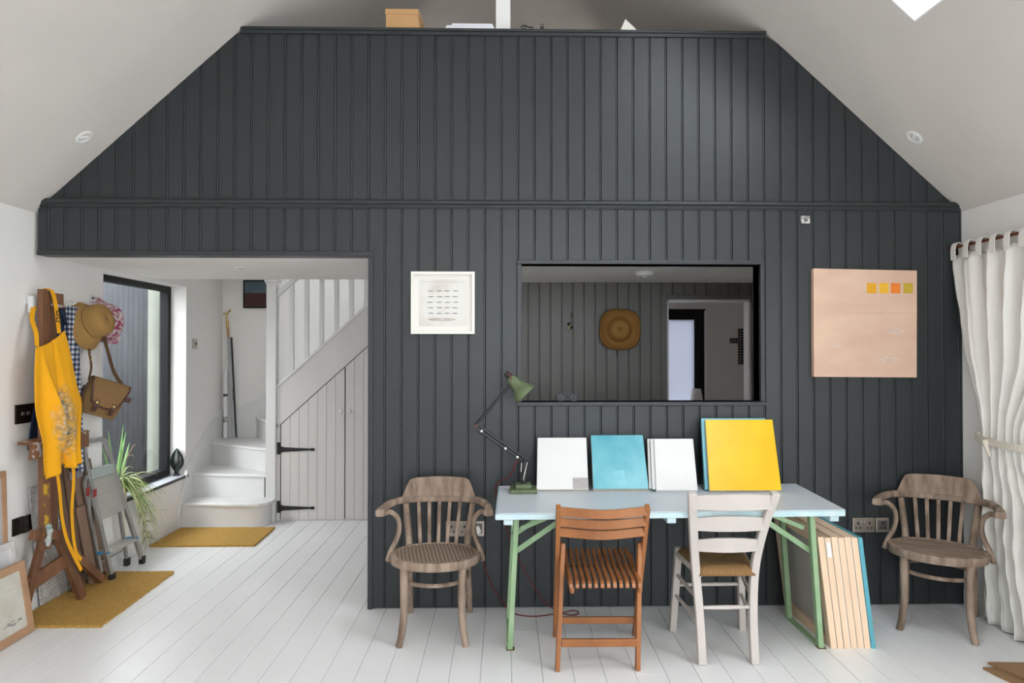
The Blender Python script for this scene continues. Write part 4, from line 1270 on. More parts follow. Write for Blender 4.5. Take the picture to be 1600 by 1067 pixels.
# further room: lampshade and button cross
ls = thing('table_lamp', 'small white table lamp on the far window sill', 'lamp', (2.50, 4.50, .85))
SHADEM = mat('lamp_shade_white', (.82, .80, .76), .8)
MB().lathe([(.074, .06), (.052, .20)], 24, Matrix.Translation((2.49, 4.50, .815)), caps=False).build('lamp_shade', SHADEM, ls, world=True, smooth=True, solid=.003)
MB().lathe([(.045, 0), (.045, .01), (.012, .016), (.010, .12)], 16, Matrix.Translation((2.49, 4.50, .76))).build('lamp_base', WHITEGLOSS, ls, world=True, smooth=True)
o = MB().box(1.9, 2.9, 4.36, 4.58, .735, .76).box(1.92, 1.97, 4.38, 4.43, 0, .735).box(2.83, 2.88, 4.38, 4.43, 0, .735).box(1.92, 1.97, 4.52, 4.57, 0, .735).box(2.83, 2.88, 4.52, 4.57, 0, .735).build('side_table', WHITEGLOSS)
tag(o, 'narrow white table under the far window', 'table')
cr = thing('button_cross', 'cross of round dark buttons hanging on the far wall', 'ornament', (3.09, 4.6, 1.54))
DK, BR = mat('button_blue', (.018, .022, .05), .4), mat('button_brown', (.13, .06, .035), .5)
pos = [(cx, 1.755 - .035 * r_) for r_ in range(13) for cx in (3.062, 3.097, 3.132)] + [(2.957 + .035 * k, z) for k in range(3) for z in (1.60, 1.635)] + [(3.167 + .035 * k, z) for k in range(3) for z in (1.60, 1.635)]
for k, (xb_, zb_) in enumerate(pos):
    MB().lathe([(.004, .0), (.0172, .0), (.0172, .009), (.010, .010), (.008, .006), (.002, .006)], 10, Matrix.Translation((xb_, 4.5995, zb_)) @ Matrix.Rotation(R(90), 4, 'X')).build('button', DK if (k * 7) % 3 else BR, cr, world=True)

# ================================================================== ON THE STAIRS
o = thing('framed_picture', 'black framed blue and dark red picture on the stair wall', 'picture', (-2.46, 3.05, 1.93))
MB().box(-2.604, -2.310, 3.030, 3.0495, 1.930, 2.218).build('frame', BLACKF, o, world=True, bevel=.002)
MB().box(-2.588, -2.326, 3.0285, 3.0305, 2.085, 2.202).build('picture_sky', mat('pic_blue', (.055, .10, .13), .5, color2=(.09, .13, .15), vscale=9), o, world=True)
MB().box(-2.588, -2.326, 3.0285, 3.0305, 1.946, 2.085).build('picture_ground', mat('pic_red', (.045, .008, .008), .5), o, world=True)
o = thing('paper_roll', 'white cardboard tube standing on the stair winder in the corner', 'tube', (-2.755, 2.99, .615))
MB().tube([(-2.752, 2.965, .616), (-2.768, 3.012, 1.305)], .021, 16).build('tube', CANVW, o, world=True, smooth=True)
MB().tube([(-2.7554, 2.975, .766), (-2.7568, 2.979, .826)], .0214, 16).tube([(-2.7614, 2.993, 1.026), (-2.7622, 2.995, 1.056)], .0214, 16).build('printed_band', mat('roll_print', (.5, .46, .44), .6, color2=(.05, .03, .03), vscale=30, contrast=(.45, .5)), o, world=True, smooth=True)
ALU = mat('dull_aluminium', (.50, .51, .53), .38, metal=.75, var=.1, vscale=8)
o = thing('aluminium_straightedge', 'long aluminium straightedge leaning in the stair corner', 'straightedge', (-2.66, 2.99, .615))
MB().bar((-2.658, 2.955, .616), (-2.732, 3.012, 1.630), .042, .022, (0, 1, 0)).build('rail', ALU, o, world=True, bevel=.002)
MB().bar((-2.636, 2.953, .620), (-2.711, 3.010, 1.630), .010, .024, (0, 1, 0)).build('black_edge', BLACK, o, world=True)
for k in range(11):
    u = .38 + k * .0095 + (.006 if k > 5 else 0)
    pa_ = Vector((-2.658, 2.955, .616)).lerp(Vector((-2.732, 3.012, 1.630)), u) + Vector((.010, -.0118, 0))
    MB().box(pa_.x - .004, pa_.x + .004, pa_.y, pa_.y + .001, pa_.z - .0035, pa_.z + .0025).build('printed_mark', BLACK, o, world=True)
o = thing('window_pole', 'wooden pole with a brass hook behind the straightedge', 'pole', (-2.70, 3.02, .615))
MB().tube([(-2.690, 3.034, .62), (-2.758, 3.034, 1.750)], .012, 12).build('shaft', mat('pole_wood', (.42, .23, .10), .5), o, world=True, smooth=True)
BRASS = mat('brass', (.55, .38, .13), .3, metal=.9)
MB().tube([(-2.756, 3.022, 1.735), (-2.760, 3.022, 1.800)], .014, 12).tube(bez([(-2.760, 3.022, 1.80), (-2.764, 3.020, 1.86), (-2.735, 3.015, 1.895), (-2.72, 3.01, 1.905)], 10), .008, 8).tube(bez([(-2.763, 3.02, 1.865), (-2.785, 3.018, 1.875), (-2.80, 3.015, 1.865)], 6), .007, 8).build('brass_hook', BRASS, o, world=True, smooth=True)
o = thing('light_switch', 'grey metal light switch on the wall beside the stairs', 'switch', (-2.70, 2.165, 1.52))
xs0 = -2.685 + (-2.83 + 2.685) * (2.165 - 1.94) / 1.11
Msw = Matrix.Translation((xs0 + .022, 2.165, 1.560)) @ Matrix.Rotation(math.atan2(-.145, 1.11) * -1, 4, 'Z')
a_ = MB().box(-.022, -.008, -.055, .055, -.043, .043).build('plate', SATIN, o, bevel=.002)
a_.matrix_local = Matrix.Translation(-Vector(o.location)) @ Msw
for s in (-.016, .016):
    b2 = MB().box(-.009, -.004, s - .008, s + .008, -.012, .012).build('rocker', SATIND, o, bevel=.001)
    b2.matrix_local = Matrix.Translation(-Vector(o.location)) @ Msw

# ================================================================== LEFT WALL: PEG RAIL AND WHAT HANGS THERE
XW = -2.685
pr = thing('peg_rail', 'white painted peg rail on the left wall above the easel', 'rail', (XW, .33, 1.79))
MB().box(XW, XW + .018, -.06, .735, 1.765, 1.815).build('rail_board', STAIRW, pr, world=True, bevel=.002)
MB().box(XW + .018, XW + .046, -.075, .000, 1.716, 1.812).build('end_block', STAIRW, pr, world=True, bevel=.004)
for k in range(6):
    yy = .05 + k * .125
    MB().tube([(XW + .016, yy, 1.785), (XW + .050, yy, 1.790), (XW + .062, yy, 1.802)], [.006, .006, .008], 8).build('peg', STAIRW, pr, world=True, smooth=True)
hp = thing('hook_plate', 'tiny cream hook plate above the bucket hat', 'hook', (XW, .57, 1.83))
MB().box(XW, XW + .006, .535, .605, 1.822, 1.868).build('plate', STAIRW, hp, world=True, bevel=.002)
MB().lathe([(.001, 0), (.009, 0), (.006, .01), (.001, .012)], 10, Matrix.Translation((XW + .006, .57, 1.846)) @ Matrix.Rotation(R(90), 4, 'Y')).build('knob', SATIND, hp, world=True)

BRONZE = mat('dark_bronze', (.022, .014, .010), .3, metal=.4)


def wallplate(name, label, cat, y0, y1, z0, z1, holes):
    t = thing(name, label, cat, (XW, (y0 + y1) / 2, z0))
    MB().box(XW, XW + .010, y0, y1, z0, z1).build('plate', BRONZE, t, world=True, bevel=.002)
    for yy, zz, w_, h_, m in holes:
        MB().box(XW + .009, XW + .013, yy - w_, yy + w_, zz - h_, zz + h_).build('rocker' if cat == 'switch' else 'pin_hole', m, t, world=True, bevel=.001)
    return t


wallplate('light_switch', 'dark bronze light switch partly behind the yellow apron', 'switch', -.145, .012, 1.090, 1.198, [(-.09, 1.145, .012, .010, SATIN), (-.045, 1.145, .012, .010, SATIN)])
wallplate('wall_socket', 'dark bronze socket left of the easel, nearer the picture frames', 'socket', -.160, -.080, .472, .568, [(-.12, .545, .004, .010, HOLE), (-.135, .510, .007, .004, HOLE), (-.105, .510, .007, .004, HOLE)])
wallplate('wall_socket', 'dark bronze socket left of the easel, nearer the easel leg', 'socket', -.076, .004, .468, .564, [(-.036, .540, .004, .010, HOLE), (-.050, .505, .007, .004, HOLE), (-.022, .505, .007, .004, HOLE)])


def check(name, c1, c2, c3, s):
    m = bpy.data.materials.new(name)
    m.use_nodes = True
    nt = m.node_tree
    b = nt.nodes['Principled BSDF']
    b.inputs['Roughness'].default_value = .9
    tc = nt.nodes.new('ShaderNodeTexCoord')
    sp_ = nt.nodes.new('ShaderNodeSeparateXYZ')
    nt.links.new(tc.outputs['Object'], sp_.inputs[0])
    facs = []
    for ax in ('Y', 'Z'):
        mm = nt.nodes.new('ShaderNodeMath')
        mm.operation = 'MULTIPLY'
        mm.inputs[1].default_value = s if ax == 'Z' else s * 1.3
        nt.links.new(sp_.outputs[ax], mm.inputs[0])
        f = nt.nodes.new('ShaderNodeMath')
        f.operation = 'FRACT'
        nt.links.new(mm.outputs[0], f.inputs[0])
        g_ = nt.nodes.new('ShaderNodeMath')
        g_.operation = 'GREATER_THAN'
        g_.inputs[1].default_value = .5
        nt.links.new(f.outputs[0], g_.inputs[0])
        facs.append(g_)
    ad = nt.nodes.new('ShaderNodeMath')
    ad.operation = 'ADD'
    nt.links.new(facs[0].outputs[0], ad.inputs[0])
    nt.links.new(facs[1].outputs[0], ad.inputs[1])
    dv = nt.nodes.new('ShaderNodeMath')
    dv.operation = 'DIVIDE'
    dv.inputs[1].default_value = 2
    nt.links.new(ad.outputs[0], dv.inputs[0])
    rp = nt.nodes.new('ShaderNodeValToRGB')
    rp.color_ramp.interpolation = 'CONSTANT'
    rp.color_ramp.elements[0].color = (*c1, 1)
    rp.color_ramp.elements[1].color = (*c3, 1)
    rp.color_ramp.elements[1].position = .75
    e_ = rp.color_ramp.elements.new(.3)
    e_.color = (*c2, 1)
    nt.links.new(dv.outputs[0], rp.inputs[0])
    nt.links.new(rp.outputs[0], b.inputs['Base Color'])
    return m


def cloth(name, m, left, right, xb, folds, amp, parent=None, nu=40, nv=50, world=True, phase=0., solid=.003, drop=None):
    """hanging cloth between two edge polylines [(y,z)...] top to bottom, hung near x = xb"""
    Lp = bez([(0, a, b) for a, b in left], nv)
    Rp = bez([(0, a, b) for a, b in right], nv)

    def f(u, v):
        i = min(int(round(v * nv)), nv)
        a, b = Lp[i], Rp[i]
        p = a.lerp(b, u)
        xo = amp * (.35 + .65 * v) * math.sin(folds * 2 * math.pi * u + phase + .7 * v) + .4 * amp * math.sin(folds * 4.7 * u + 2 * v + phase * 2)
        zz = p.z + (drop(u) * v if drop else 0)
        xbase = xb(v) if callable(xb) else xb
        return (xbase + xo, p.y, zz)
    return MB().grid(f, nu, nv).build(name, m, parent, smooth=True, solid=solid, world=world)


NAVY = mat('navy_cloth', (.010, .022, .065), .9, bump=.1, bscale=120)
o = thing('navy_jacket', 'navy blue jacket hanging behind the yellow apron', 'jacket', (-2.63, .1, 1.77))
cloth('body', NAVY, [(.14, 1.775), (.12, 1.60), (.06, 1.40), (-.04, 1.15), (-.085, .94)], [(.215, 1.775), (.285, 1.66), (.295, 1.45), (.28, 1.15), (.27, .86)], -2.660, 3, .008, o)
cloth('collar', NAVY, [(.16, 1.79), (.19, 1.73), (.24, 1.63)], [(.215, 1.79), (.26, 1.73), (.29, 1.60)], -2.645, 1, .005, o, 10, 12)
GING = check('gingham', (.012, .018, .05), (.14, .16, .22), (.62, .62, .63), 32)
o = thing('checked_scarf', 'navy and white checked scarf hanging from the peg rail', 'scarf', (-2.61, .22, 1.78))
cloth('front_fall', GING, [(.215, 1.775), (.230, 1.55), (.250, 1.2), (.265, .9), (.265, .760)], [(.335, 1.772), (.345, 1.55), (.375, 1.2), (.390, .95), (.392, .735)], -2.632, 2.2, .010, o, 40, 60)
cloth('rear_fall', GING, [(.225, 1.775), (.24, 1.5), (.26, 1.1), (.27, .86)], [(.335, 1.772), (.345, 1.5), (.375, 1.1), (.385, .85)], -2.652, 1.6, .007, o, 24, 30)
fr_ = MB()
for k in range(26):
    yy = .267 + .123 * k / 25
    fr_.tube([(-2.632 + random.uniform(-.008, .008), yy, .750), (-2.632, yy + random.uniform(-.004, .004), .715 - random.uniform(0, .018))], .0014, 4)
fr_.build('fringe', mat('fringe_grey', (.25, .26, .30), .9), o, world=True)['kind'] = 'stuff'

# tan bucket hat, crown towards the room
TAN = mat('tan_felt', (.36, .205, .062), .95, var=.1, vscale=9, bump=.12, bscale=120)
o = thing('bucket_hat', 'mustard felt bucket hat on the peg rail', 'hat', (-2.58, .39, 1.66))
Mb = Matrix.Translation((-2.596, .405, 1.675)) @ Matrix.Rotation(R(16), 4, 'X') @ Matrix.Rotation(R(72), 4, 'Y') @ Matrix.Rotation(R(-20), 4, 'Z')
MB().lathe([(.150, -.055), (.148, -.050), (.112, .005), (.100, .020), (.098, .055), (.092, .095), (.080, .110), (.05, .117), (.001, .116)], 36, Mb, wob=lambda a, r, z: 1 + (.10 * math.cos(2 * a) if r > .11 else .06 * math.cos(2 * a)), caps=False).build('hat_body', TAN, o, world=True, smooth=True, solid=.004)
MB().lathe([(.1035, .018), (.1025, .034)], 36, Mb, wob=lambda a, r, z: 1 + .06 * math.cos(2 * a), caps=False).build('hat_band', mat('tan_band', (.33, .185, .055), .95), o, world=True, smooth=True, solid=.003)
# floral cap
FLOR = mat('floral_cotton', (.60, .50, .50), .9, color2=(.30, .035, .09), vscale=42, contrast=(.44, .54))
nt = FLOR.node_tree
o = thing('floral_cap', 'pink and white floral sun hat on the peg rail end', 'hat', (-2.59, .58, 1.66))
Mc = Matrix.Translation((-2.605, .590, 1.700)) @ Matrix.Rotation(R(35), 4, 'X') @ Matrix.Rotation(R(70), 4, 'Y')
MB().lathe([(.120, -.03), (.125, -.02), (.108, .02), (.095, .055), (.07, .085), (.04, .098), (.001, .10)], 30, Mc, wob=lambda a, r, z: (1 + .07 * math.cos(3 * a + z * 20) + .05 * math.cos(2 * a + 1.2)), caps=False).build('crown', FLOR, o, world=True, smooth=True, solid=.004)
MB().lathe([(.118, -.032), (.150, -.040), (.158, -.028)], 30, Mc, wob=lambda a, r, z: (1 + .06 * math.cos(3 * a) + .05 * math.cos(5 * a)), caps=False).build('brim', mat('floral_brim', (.42, .12, .20), .9, color2=(.62, .5, .5), vscale=38, contrast=(.46, .55)), o, world=True, smooth=True, solid=.004)

# canvas satchel
KHAKI = mat('khaki_canvas', (.225, .125, .045), .85, var=.12, vscale=8, bump=.1, bscale=180)
LEATH = mat('brown_leather', (.065, .018, .011), .5)
o = thing('satchel', 'khaki canvas satchel with leather trim hanging by its strap', 'bag', (-2.58, .52, 1.06))
Mg = Matrix.Translation((-2.555, .470, 1.190)) @ Matrix.Rotation(R(-42), 4, 'Z') @ Matrix.Rotation(R(-20), 4, 'X')


def bagbody(m, grow=0., zt=1.0):
    # rounded pillow box: x thickness, y width, z height
    prof_ = []
    vs = []
    nz, na = 12, 28
    for j in range(nz + 1):
        z = -.115 + (.225 * zt) * j / nz
        k = math.sin(math.pi * (j / nz) * .86 + .22)
        ry = (.122 + grow) * (.80 + .20 * k)
        rx = (.055 + grow) * (.55 + .45 * k) + .012
        for q_ in range(na):
            a = 2 * math.pi * q_ / na
            ca, sa = math.cos(a), math.sin(a)
            vs.append(Mg @ Vector((rx * math.copysign(abs(ca) ** .6, ca), ry * math.copysign(abs(sa) ** .6, sa), z)))
    fs_ = [(j * na + q_, j * na + (q_ + 1) % na, (j + 1) * na + (q_ + 1) % na, (j + 1) * na + q_) for j in range(nz) for q_ in range(na)] + [tuple(range(na))[::-1], tuple(nz * na + q_ for q_ in range(na))]
    return m.add(vs, fs_)


bagbody(MB()).build('bag_body', KHAKI, o, world=True, smooth=True)
gx = lambda y, z, x=.0: Mg @ Vector((x, y, z))
flap = bez([(-.02, 0, .112), (.05, 0, .118), (.074, 0, .09), (.080, 0, .03), (.082, 0, -.035)], 14)


def fflap(u, v):
    p = flap[int(round(v * 14))]
    yw = .112 - .035 * max(0, v - .55) / .45
    sag = -.035 * (1 - (2 * u - 1) ** 2) * max(0, v - .3)
    return Mg @ Vector((p.x + .004, -yw + 2 * yw * u, p.z + sag))


fo = MB().grid(fflap, 20, 14).build('flap', KHAKI, o, world=True, smooth=True, solid=.005)
edge = [fflap(0, v / 14) for v in range(4, 15)] + [fflap(u / 20, 1) for u in range(1, 21)] + [fflap(1, v / 14) for v in range(13, 3, -1)]
MB().tube(edge, .0055, 6).build('leather_piping', LEATH, fo, world=True, smooth=True)
for yy in (-.048, .055):
    MB().strap([gx(yy, -.02, .090), gx(yy, -.06, .090), gx(yy, -.095, .075)], .026, .005, Mg.to_3x3() @ Vector((0, 1, 0))).build('leather_tab', LEATH, o, world=True)
    MB().lathe([(.001, 0), (.010, 0), (.008, .005), (.001, .006)], 10, Mg @ Matrix.Translation((.091, yy, -.035)) @ Matrix.Rotation(R(90), 4, 'Y')).build('stud', BRASS, o, world=True)
MB().strap([gx(-.128, .05, .02), gx(-.131, .0, .02), gx(-.128, -.04, .02)], .05, .006, Mg.to_3x3() @ Vector((1, 0, 0))).build('side_patch', LEATH, o, world=True)
MB().box(-.004, .004, -.025, .025, -.018, .018).build('name_patch', LEATH, o).matrix_local = Matrix.Translation(-Vector(o.location)) @ Mg @ Matrix.Translation((.070, .118, .03))
STRAPM = mat('strap_webbing', (.12, .062, .025), .85)
MB().strap(bez([(-2.62, .50, 1.78), (-2.585, .520, 1.62), (-2.570, .555, 1.50), (-2.560, .610, 1.36), gx(.105, .10, .0)], 18), .034, .004, [Vector((0, 1, .2))] * 19).build('shoulder_strap', STRAPM, o, world=True)
MB().strap(bez([(-2.62, .50, 1.78), (-2.60, .43, 1.60), (-2.59, .385, 1.50), (-2.585, .40, 1.40), gx(-.115, .09, .0)], 18), .020, .004, [Vector((0, 1, .2))] * 19).build('rear_strap', STRAPM, o, world=True)
MB().tube([(-2.583, .385 + .012 * math.cos(a), 1.455 + .018 * math.sin(a)) for a in [k * .6283 for k in range(10)]], .003, 6, closed=True).build('buckle', BRASS, o, world=True)

# ================================================================== EASEL, APRON
EW = mat('easel_wood', (.215, .098, .045), .55, color2=(.12, .05, .022), vscale=8, stretch=(1, 1, .25), bump=.06)
SPLAT = mat('paint_splats', (.20, .09, .04), .6, color2=(.50, .50, .52), vscale=28, contrast=(.40, .48))
OCHRE = mat('ochre_splats', (.20, .09, .04), .6, color2=(.55, .33, .02), vscale=22, contrast=(.42, .50))
es = thing('easel', 'paint-spattered wooden studio easel against the left wall', 'easel', (-2.55, .08, 0))
EX = lambda z: -2.535 - .045 * z
MB().bar((EX(.40) + .012, -.100, .385), (EX(1.85) + .012, -.028, 1.850), .030, .070, (0, 1, 0)).build('mast', EW, es, world=True, bevel=.003)
MB().bar((EX(.42) + .0285, -.115, .47), (EX(.9) + .0285, -.088, .98), .002, .045, (0, 1, 0)).build('ochre_paint', OCHRE, es, world=True)
MB().bar((EX(.40) - .014, .008, .40), (EX(1.80) - .014, .070, 1.80), .026, .062, (0, 1, 0)).build('mast', EW, es, world=True, bevel=.003)
MB().box(EX(1.8) - .02, EX(1.8) + .022, .015, .135, 1.755, 1.838).build('head_block', EW, es, world=True, bevel=.003)
MB().box(EX(1.78) + .022, EX(1.78) + .030, .015, .137, 1.752, 1.772).build('head_paint', SPLAT, es, world=True)
MB().bar((EX(1.5) + .002, .004, 1.52), (EX(1.74), .016, 1.745), .012, .022, (0, 1, 0)).build('paint_strip', SPLAT, es, world=True)
# canvas tray
tr_ = MB().box(-2.615, -2.535, -.222, .300, .985, 1.005).box(-2.555, -2.535, -.222, .300, .905, .985).build('tray', EW, es, world=True, bevel=.003)
MB().box(-2.535, -2.532, -.220, -.12, .912, 1.000).box(-2.535, -2.532, .20, .298, .985, 1.003).box(-2.61, -2.54, -.22, .30, 1.005, 1.007).build('tray_paint', SPLAT, es, world=True)
# base
MB().bar((-2.560, -.075, .475), (-2.600, -.205, .017), .050, .030, (1, 0, 0)).build('leg', EW, es, world=True, bevel=.003)
MB().bar((-2.545, .010, .440), (-2.492, .165, .017), .055, .030, (1, 0, 0)).build('leg', EW, es, world=True, bevel=.003)
MB().bar((-2.575, .030, .420), (-2.530, .430, .040), .050, .036, (1, 0, 0)).build('leg', EW, es, world=True, bevel=.003)
MB().bar((-2.590, -.170, .205), (-2.520, .085, .285), .026, .080, (0, 0, 1)).build('cross_bar', EW, es, world=True, bevel=.003)
MB().bar((-2.555, -.190, .490), (-2.535, .085, .420), .034, .055, (0, 0, 1)).build('cross_bar', EW, es, world=True, bevel=.003)
kn = MB().tube(bez([(-2.515, -.118, .53), (-2.508, -.112, .49), (-2.512, -.118, .44), (-2.508, -.128, .41)], 10), [.012, .018, .014, .02, .016, .012, .018, .02, .014, .012, .008], 8)
kn.build('wing_nut', mat('painty_nut', (.42, .42, .38), .6, color2=(.12, .25, .22), vscale=40, contrast=(.4, .55)), es, world=True, smooth=True)

APR = mat('yellow_apron_cloth', (.90, .41, .002), .85, var=.05, vscale=5, bump=.08, bscale=150)
# dried paint patch in the middle of the apron front, part of the cloth's colour
nt = APR.node_tree
b = nt.nodes['Principled BSDF']
src = b.inputs['Base Color'].links[0].from_socket
tc = nt.nodes.new('ShaderNodeTexCoord')
mp = nt.nodes.new('ShaderNodeMapping')
mp.inputs['Location'].default_value = (0, -.02 * 5, .1)
mp.inputs['Scale'].default_value = (0.0, 5.6, 3.2)
gr_ = nt.nodes.new('ShaderNodeTexGradient')
gr_.gradient_type = 'SPHERICAL'
nz = nt.nodes.new('ShaderNodeTexNoise')
nz.inputs['Scale'].default_value = 26
nz.inputs['Detail'].default_value = 6
mu = nt.nodes.new('ShaderNodeMath')
mu.operation = 'MULTIPLY'
rp = nt.nodes.new('ShaderNodeValToRGB')
rp.color_ramp.elements[0].position = .14
rp.color_ramp.elements[1].position = .34
mxn = nt.nodes.new('ShaderNodeMixRGB')
nz2 = nt.nodes.new('ShaderNodeTexNoise')
nz2.inputs['Scale'].default_value = 55
rp2 = nt.nodes.new('ShaderNodeValToRGB')
rp2.color_ramp.elements[0].color = (.10, .17, .16, 1)
rp2.color_ramp.elements[0].position = .36
rp2.color_ramp.elements[1].color = (.55, .50, .42, 1)
rp2.color_ramp.elements[1].position = .68
e_ = rp2.color_ramp.elements.new(.5)
e_.color = (.45, .27, .08, 1)
nt.links.new(tc.outputs['Object'], mp.inputs[0])
nt.links.new(mp.outputs[0], gr_.inputs[0])
nt.links.new(gr_.outputs['Fac'], mu.inputs[0])
nt.links.new(tc.outputs['Object'], nz.inputs['Vector'])
nt.links.new(nz.outputs['Fac'], mu.inputs[1])
nt.links.new(mu.outputs[0], rp.inputs[0])
nt.links.new(rp.outputs[0], mxn.inputs[0])
nt.links.new(src, mxn.inputs[1])
nt.links.new(tc.outputs['Object'], nz2.inputs['Vector'])
nt.links.new(nz2.outputs['Fac'], rp2.inputs[0])
nt.links.new(rp2.outputs[0], mxn.inputs[2])
nt.links.new(mxn.outputs[0], b.inputs['Base Color'])
APRP = mat('yellow_apron_strap', (.90, .41, .002), .85, var=.05, vscale=5)

ap = thing('apron', 'bright yellow paint-stained apron hanging on the easel', 'apron', (-2.52, -.02, 1.12))
left = [(-.212, 1.517), (-.232, 1.354), (-.236, 1.18), (-.195, .967), (-.140, .772)]
right = [(.040, 1.617), (.082, 1.511), (.149, 1.30), (.198, 1.173), (.152, .993), (.172, .812)]
Lp = bez([(0, a, b) for a, b in left], 60)
Rp = bez([(0, a, b) for a, b in right], 60)
hem = lambda u: .012 - .06 * 0 + (.050 * math.exp(-((u - .45) / .12) ** 2))


def fap(u, v):
    i = int(round(v * 60))
    p = Lp[i].lerp(Rp[i], u)
    z = p.z + hem(u) * max(0, (v - .75) / .25)
    sag = .018 * math.sin(math.pi * u) * math.exp(-v * 9)
    z -= sag
    fold = .034 * math.exp(-((u - .60) / .04) ** 2) * -(.15 + .85 * v) + .016 * math.exp(-((u - .70) / .06) ** 2) * v + .018 * math.exp(-((u - .30) / .10) ** 2) * math.sin(3 * v) + .014 * math.sin(u * 15 + v * 4) * v
    left_fold = .042 * math.exp(-((u - .20 - .25 * v) / .05) ** 2) * math.exp(-((v - .55) / .30) ** 2)
    xb_ = -2.500 - .035 * (z - .75) + .030 * math.exp(-((z - 1.0) / .10) ** 2) * .5
    return (xb_ + fold + left_fold, p.y, z)


MB().grid(fap, 60, 60).build('apron_body', APR, ap, world=True, smooth=True, solid=.003)
MB().strap(bez([(-2.538, .005, 1.600), (-2.545, -.002, 1.70), (-2.560, -.004, 1.80), (-2.580, -.004, 1.850), (-2.615, -.004, 1.856), (-2.640, -.01, 1.82)], 16), .032, .003, (0, 1, 0)).build('neck_strap', APRP, ap, world=True)
MB().strap(bez([(-2.535, -.190, 1.525), (-2.560, -.160, 1.60), (-2.610, -.120, 1.68), (-2.645, -.05, 1.76)], 12), .026, .003, (0, 1, .4)).build('neck_strap', APRP, ap, world=True)
for zz in (1.705, 1.668):
    MB().tube([(-2.536, -.021, zz), (-2.536, .017, zz), (-2.536, .017, zz + .022), (-2.536, -.021, zz + .022)], .003, 6, closed=True).build('buckle', BLACK, ap, world=True)
MB().strap(bez([(-2.500, -.060, .80), (-2.490, -.055, .70), (-2.480, -.048, .55), (-2.470, -.020, .42), (-2.462, .040, .30), (-2.455, .095, .205)], 22), .024, .003, [Vector((0, 1, .1))] * 23).build('waist_tie', APRP, ap, world=True)
MB().strap(bez([(-2.500, .085, .85), (-2.495, .080, .72), (-2.485, .050, .58), (-2.475, .045, .44), (-2.465, .060, .32), (-2.460, .100, .265)], 22), .024, .003, [Vector((0, 1, .1)), ] * 23).build('waist_tie', APRP, ap, world=True)

# ---- boards and insulation leaning on the left wall
MDF = mat('brown_board', (.235, .145, .095), .8, var=.08, vscale=4, bump=.04)
MDFD = mat('brown_board_edge', (.13, .072, .042), .85)
bl = [(.425, .560, .120, .83, -2.612, -2.664, 'widest brown board leaning behind the stepladder'),
      (.560, .700, .18, .79, -2.628, -2.678, 'brown board just behind the stepladder rails'),
      (.405, .490, .10, .52, -2.596, -2.630, 'short brown board leaning in front of the wide one'),
      (.325, .385, .10, .80, -2.612, -2.664, 'narrow dark brown batten leaning beside the easel'),
      (.262, .312, .10, .76, -2.612, -2.664, 'thin brown batten leaning next to the easel mast')]
for k, (ya_, yb_, sh_, h_, xb_, xt_, lb) in enumerate(bl):
    y_t = ya_ - sh_ * .9
    th = .012
    m = MB().hexa([(xb_, ya_, .017), (xb_ + th, ya_, .017), (xb_ + th, yb_, .017), (xb_, yb_, .017),
                   (xt_, y_t, h_), (xt_ + th, y_t, h_), (xt_ + th, y_t + (yb_ - ya_), h_ + .005), (xt_, y_t + (yb_ - ya_), h_ + .005)])
    o = m.build('board', MDF if k in (0, 1, 2) else mat('dark_batten', (.15, .085, .05), .8, var=.1, vscale=5), bevel=.002)
    tag(o, lb, 'board')
FOIL = mat('foil_bubble', (.78, .77, .76), .3, metal=.6, bump=1.0, bscale=70, var=.2, vscale=30)
fo_ = MB().grid(lambda u, v: (-2.652 - .020 * v + .0035 * math.sin(v * 150) * math.sin(u * 80), .035 + .37 * u - .08 * v, .018 + .70 * v), 90, 150)
tag(fo_.build('foil_insulation', FOIL, smooth=True, solid=.005), 'silver bubble foil insulation sheet behind the easel', 'insulation')

# ---- stepladder
ALUD = mat('worn_aluminium', (.40, .39, .37), .40, metal=.85, color2=(.47, .46, .44), vscale=12)
RUBB = mat('black_rubber', (.015, .015, .015), .7)
BLUEP = mat('blue_plastic', (.02, .22, .42), .4)
sd_ = thing('stepladder', 'small folded aluminium stepladder leaning beside the spider plant', 'stepladder', (-2.55, .68, 0))
LT = lambda z: -2.500 - .165 * z                     # front frame leans to the wall
fyA, fyB = lambda z: .505 - .100 * z, lambda z: .885 - .245 * z
loop = [(LT(z), fyA(z), z) for z in (.035, .3, .6, .80)] + [(LT(.875), fyA(.84) + .012, .880), (LT(.90), fyA(.85) + .05, .912)] + [(LT(.90), fyB(.85) - .055, .912), (LT(.875), fyB(.84) - .014, .885)] + [(LT(z), fyB(z), z) for z in (.80, .6, .3, .035)]
MB().strap(loop, .022, .032, [Vector((1, 0, 0))] * len(loop)).build('front_frame', ALUD, sd_, world=True, bevel=.003)
BT = lambda z: -2.585 - .045 * z
for y0_, y1_, hgt in ((.530, .385, .66), (.835, .735, .62)):
    pts_ = [(BT(.03), y0_, .035), (BT(hgt * .6), y0_ + (y1_ - y0_) * .6, hgt * .6), (BT(hgt), y1_, hgt)]
    if hgt > .65:
        pts_ += [(BT(.70), y1_ + .02, .70), (BT(.69), y1_ + .05, .68), (BT(.5), y1_ + .055, .50)]
    MB().strap(pts_, .018, .026, [Vector((1, 0, 0))] * len(pts_)).build('rear_leg', ALUD, sd_, world=True, bevel=.003)
for (x_, y_) in ((LT(.02), fyA(.02)), (LT(.02), fyB(.02)), (BT(.02), .532), (BT(.02), .837)):
    zf = .0165 if (y_ < .662) else 0
    MB().box(x_ - .016, x_ + .016, y_ - .020, y_ + .020, zf, .052).build('rubber_foot', RUBB, sd_, world=True, bevel=.004)
TREADM = mat('ribbed_tread', (.52, .51, .48), .45, metal=.7, bump=.8, bscale=45, stretch=(1, 1, 4), color2=(.60, .58, .53), vscale=30, contrast=(.35, .7))
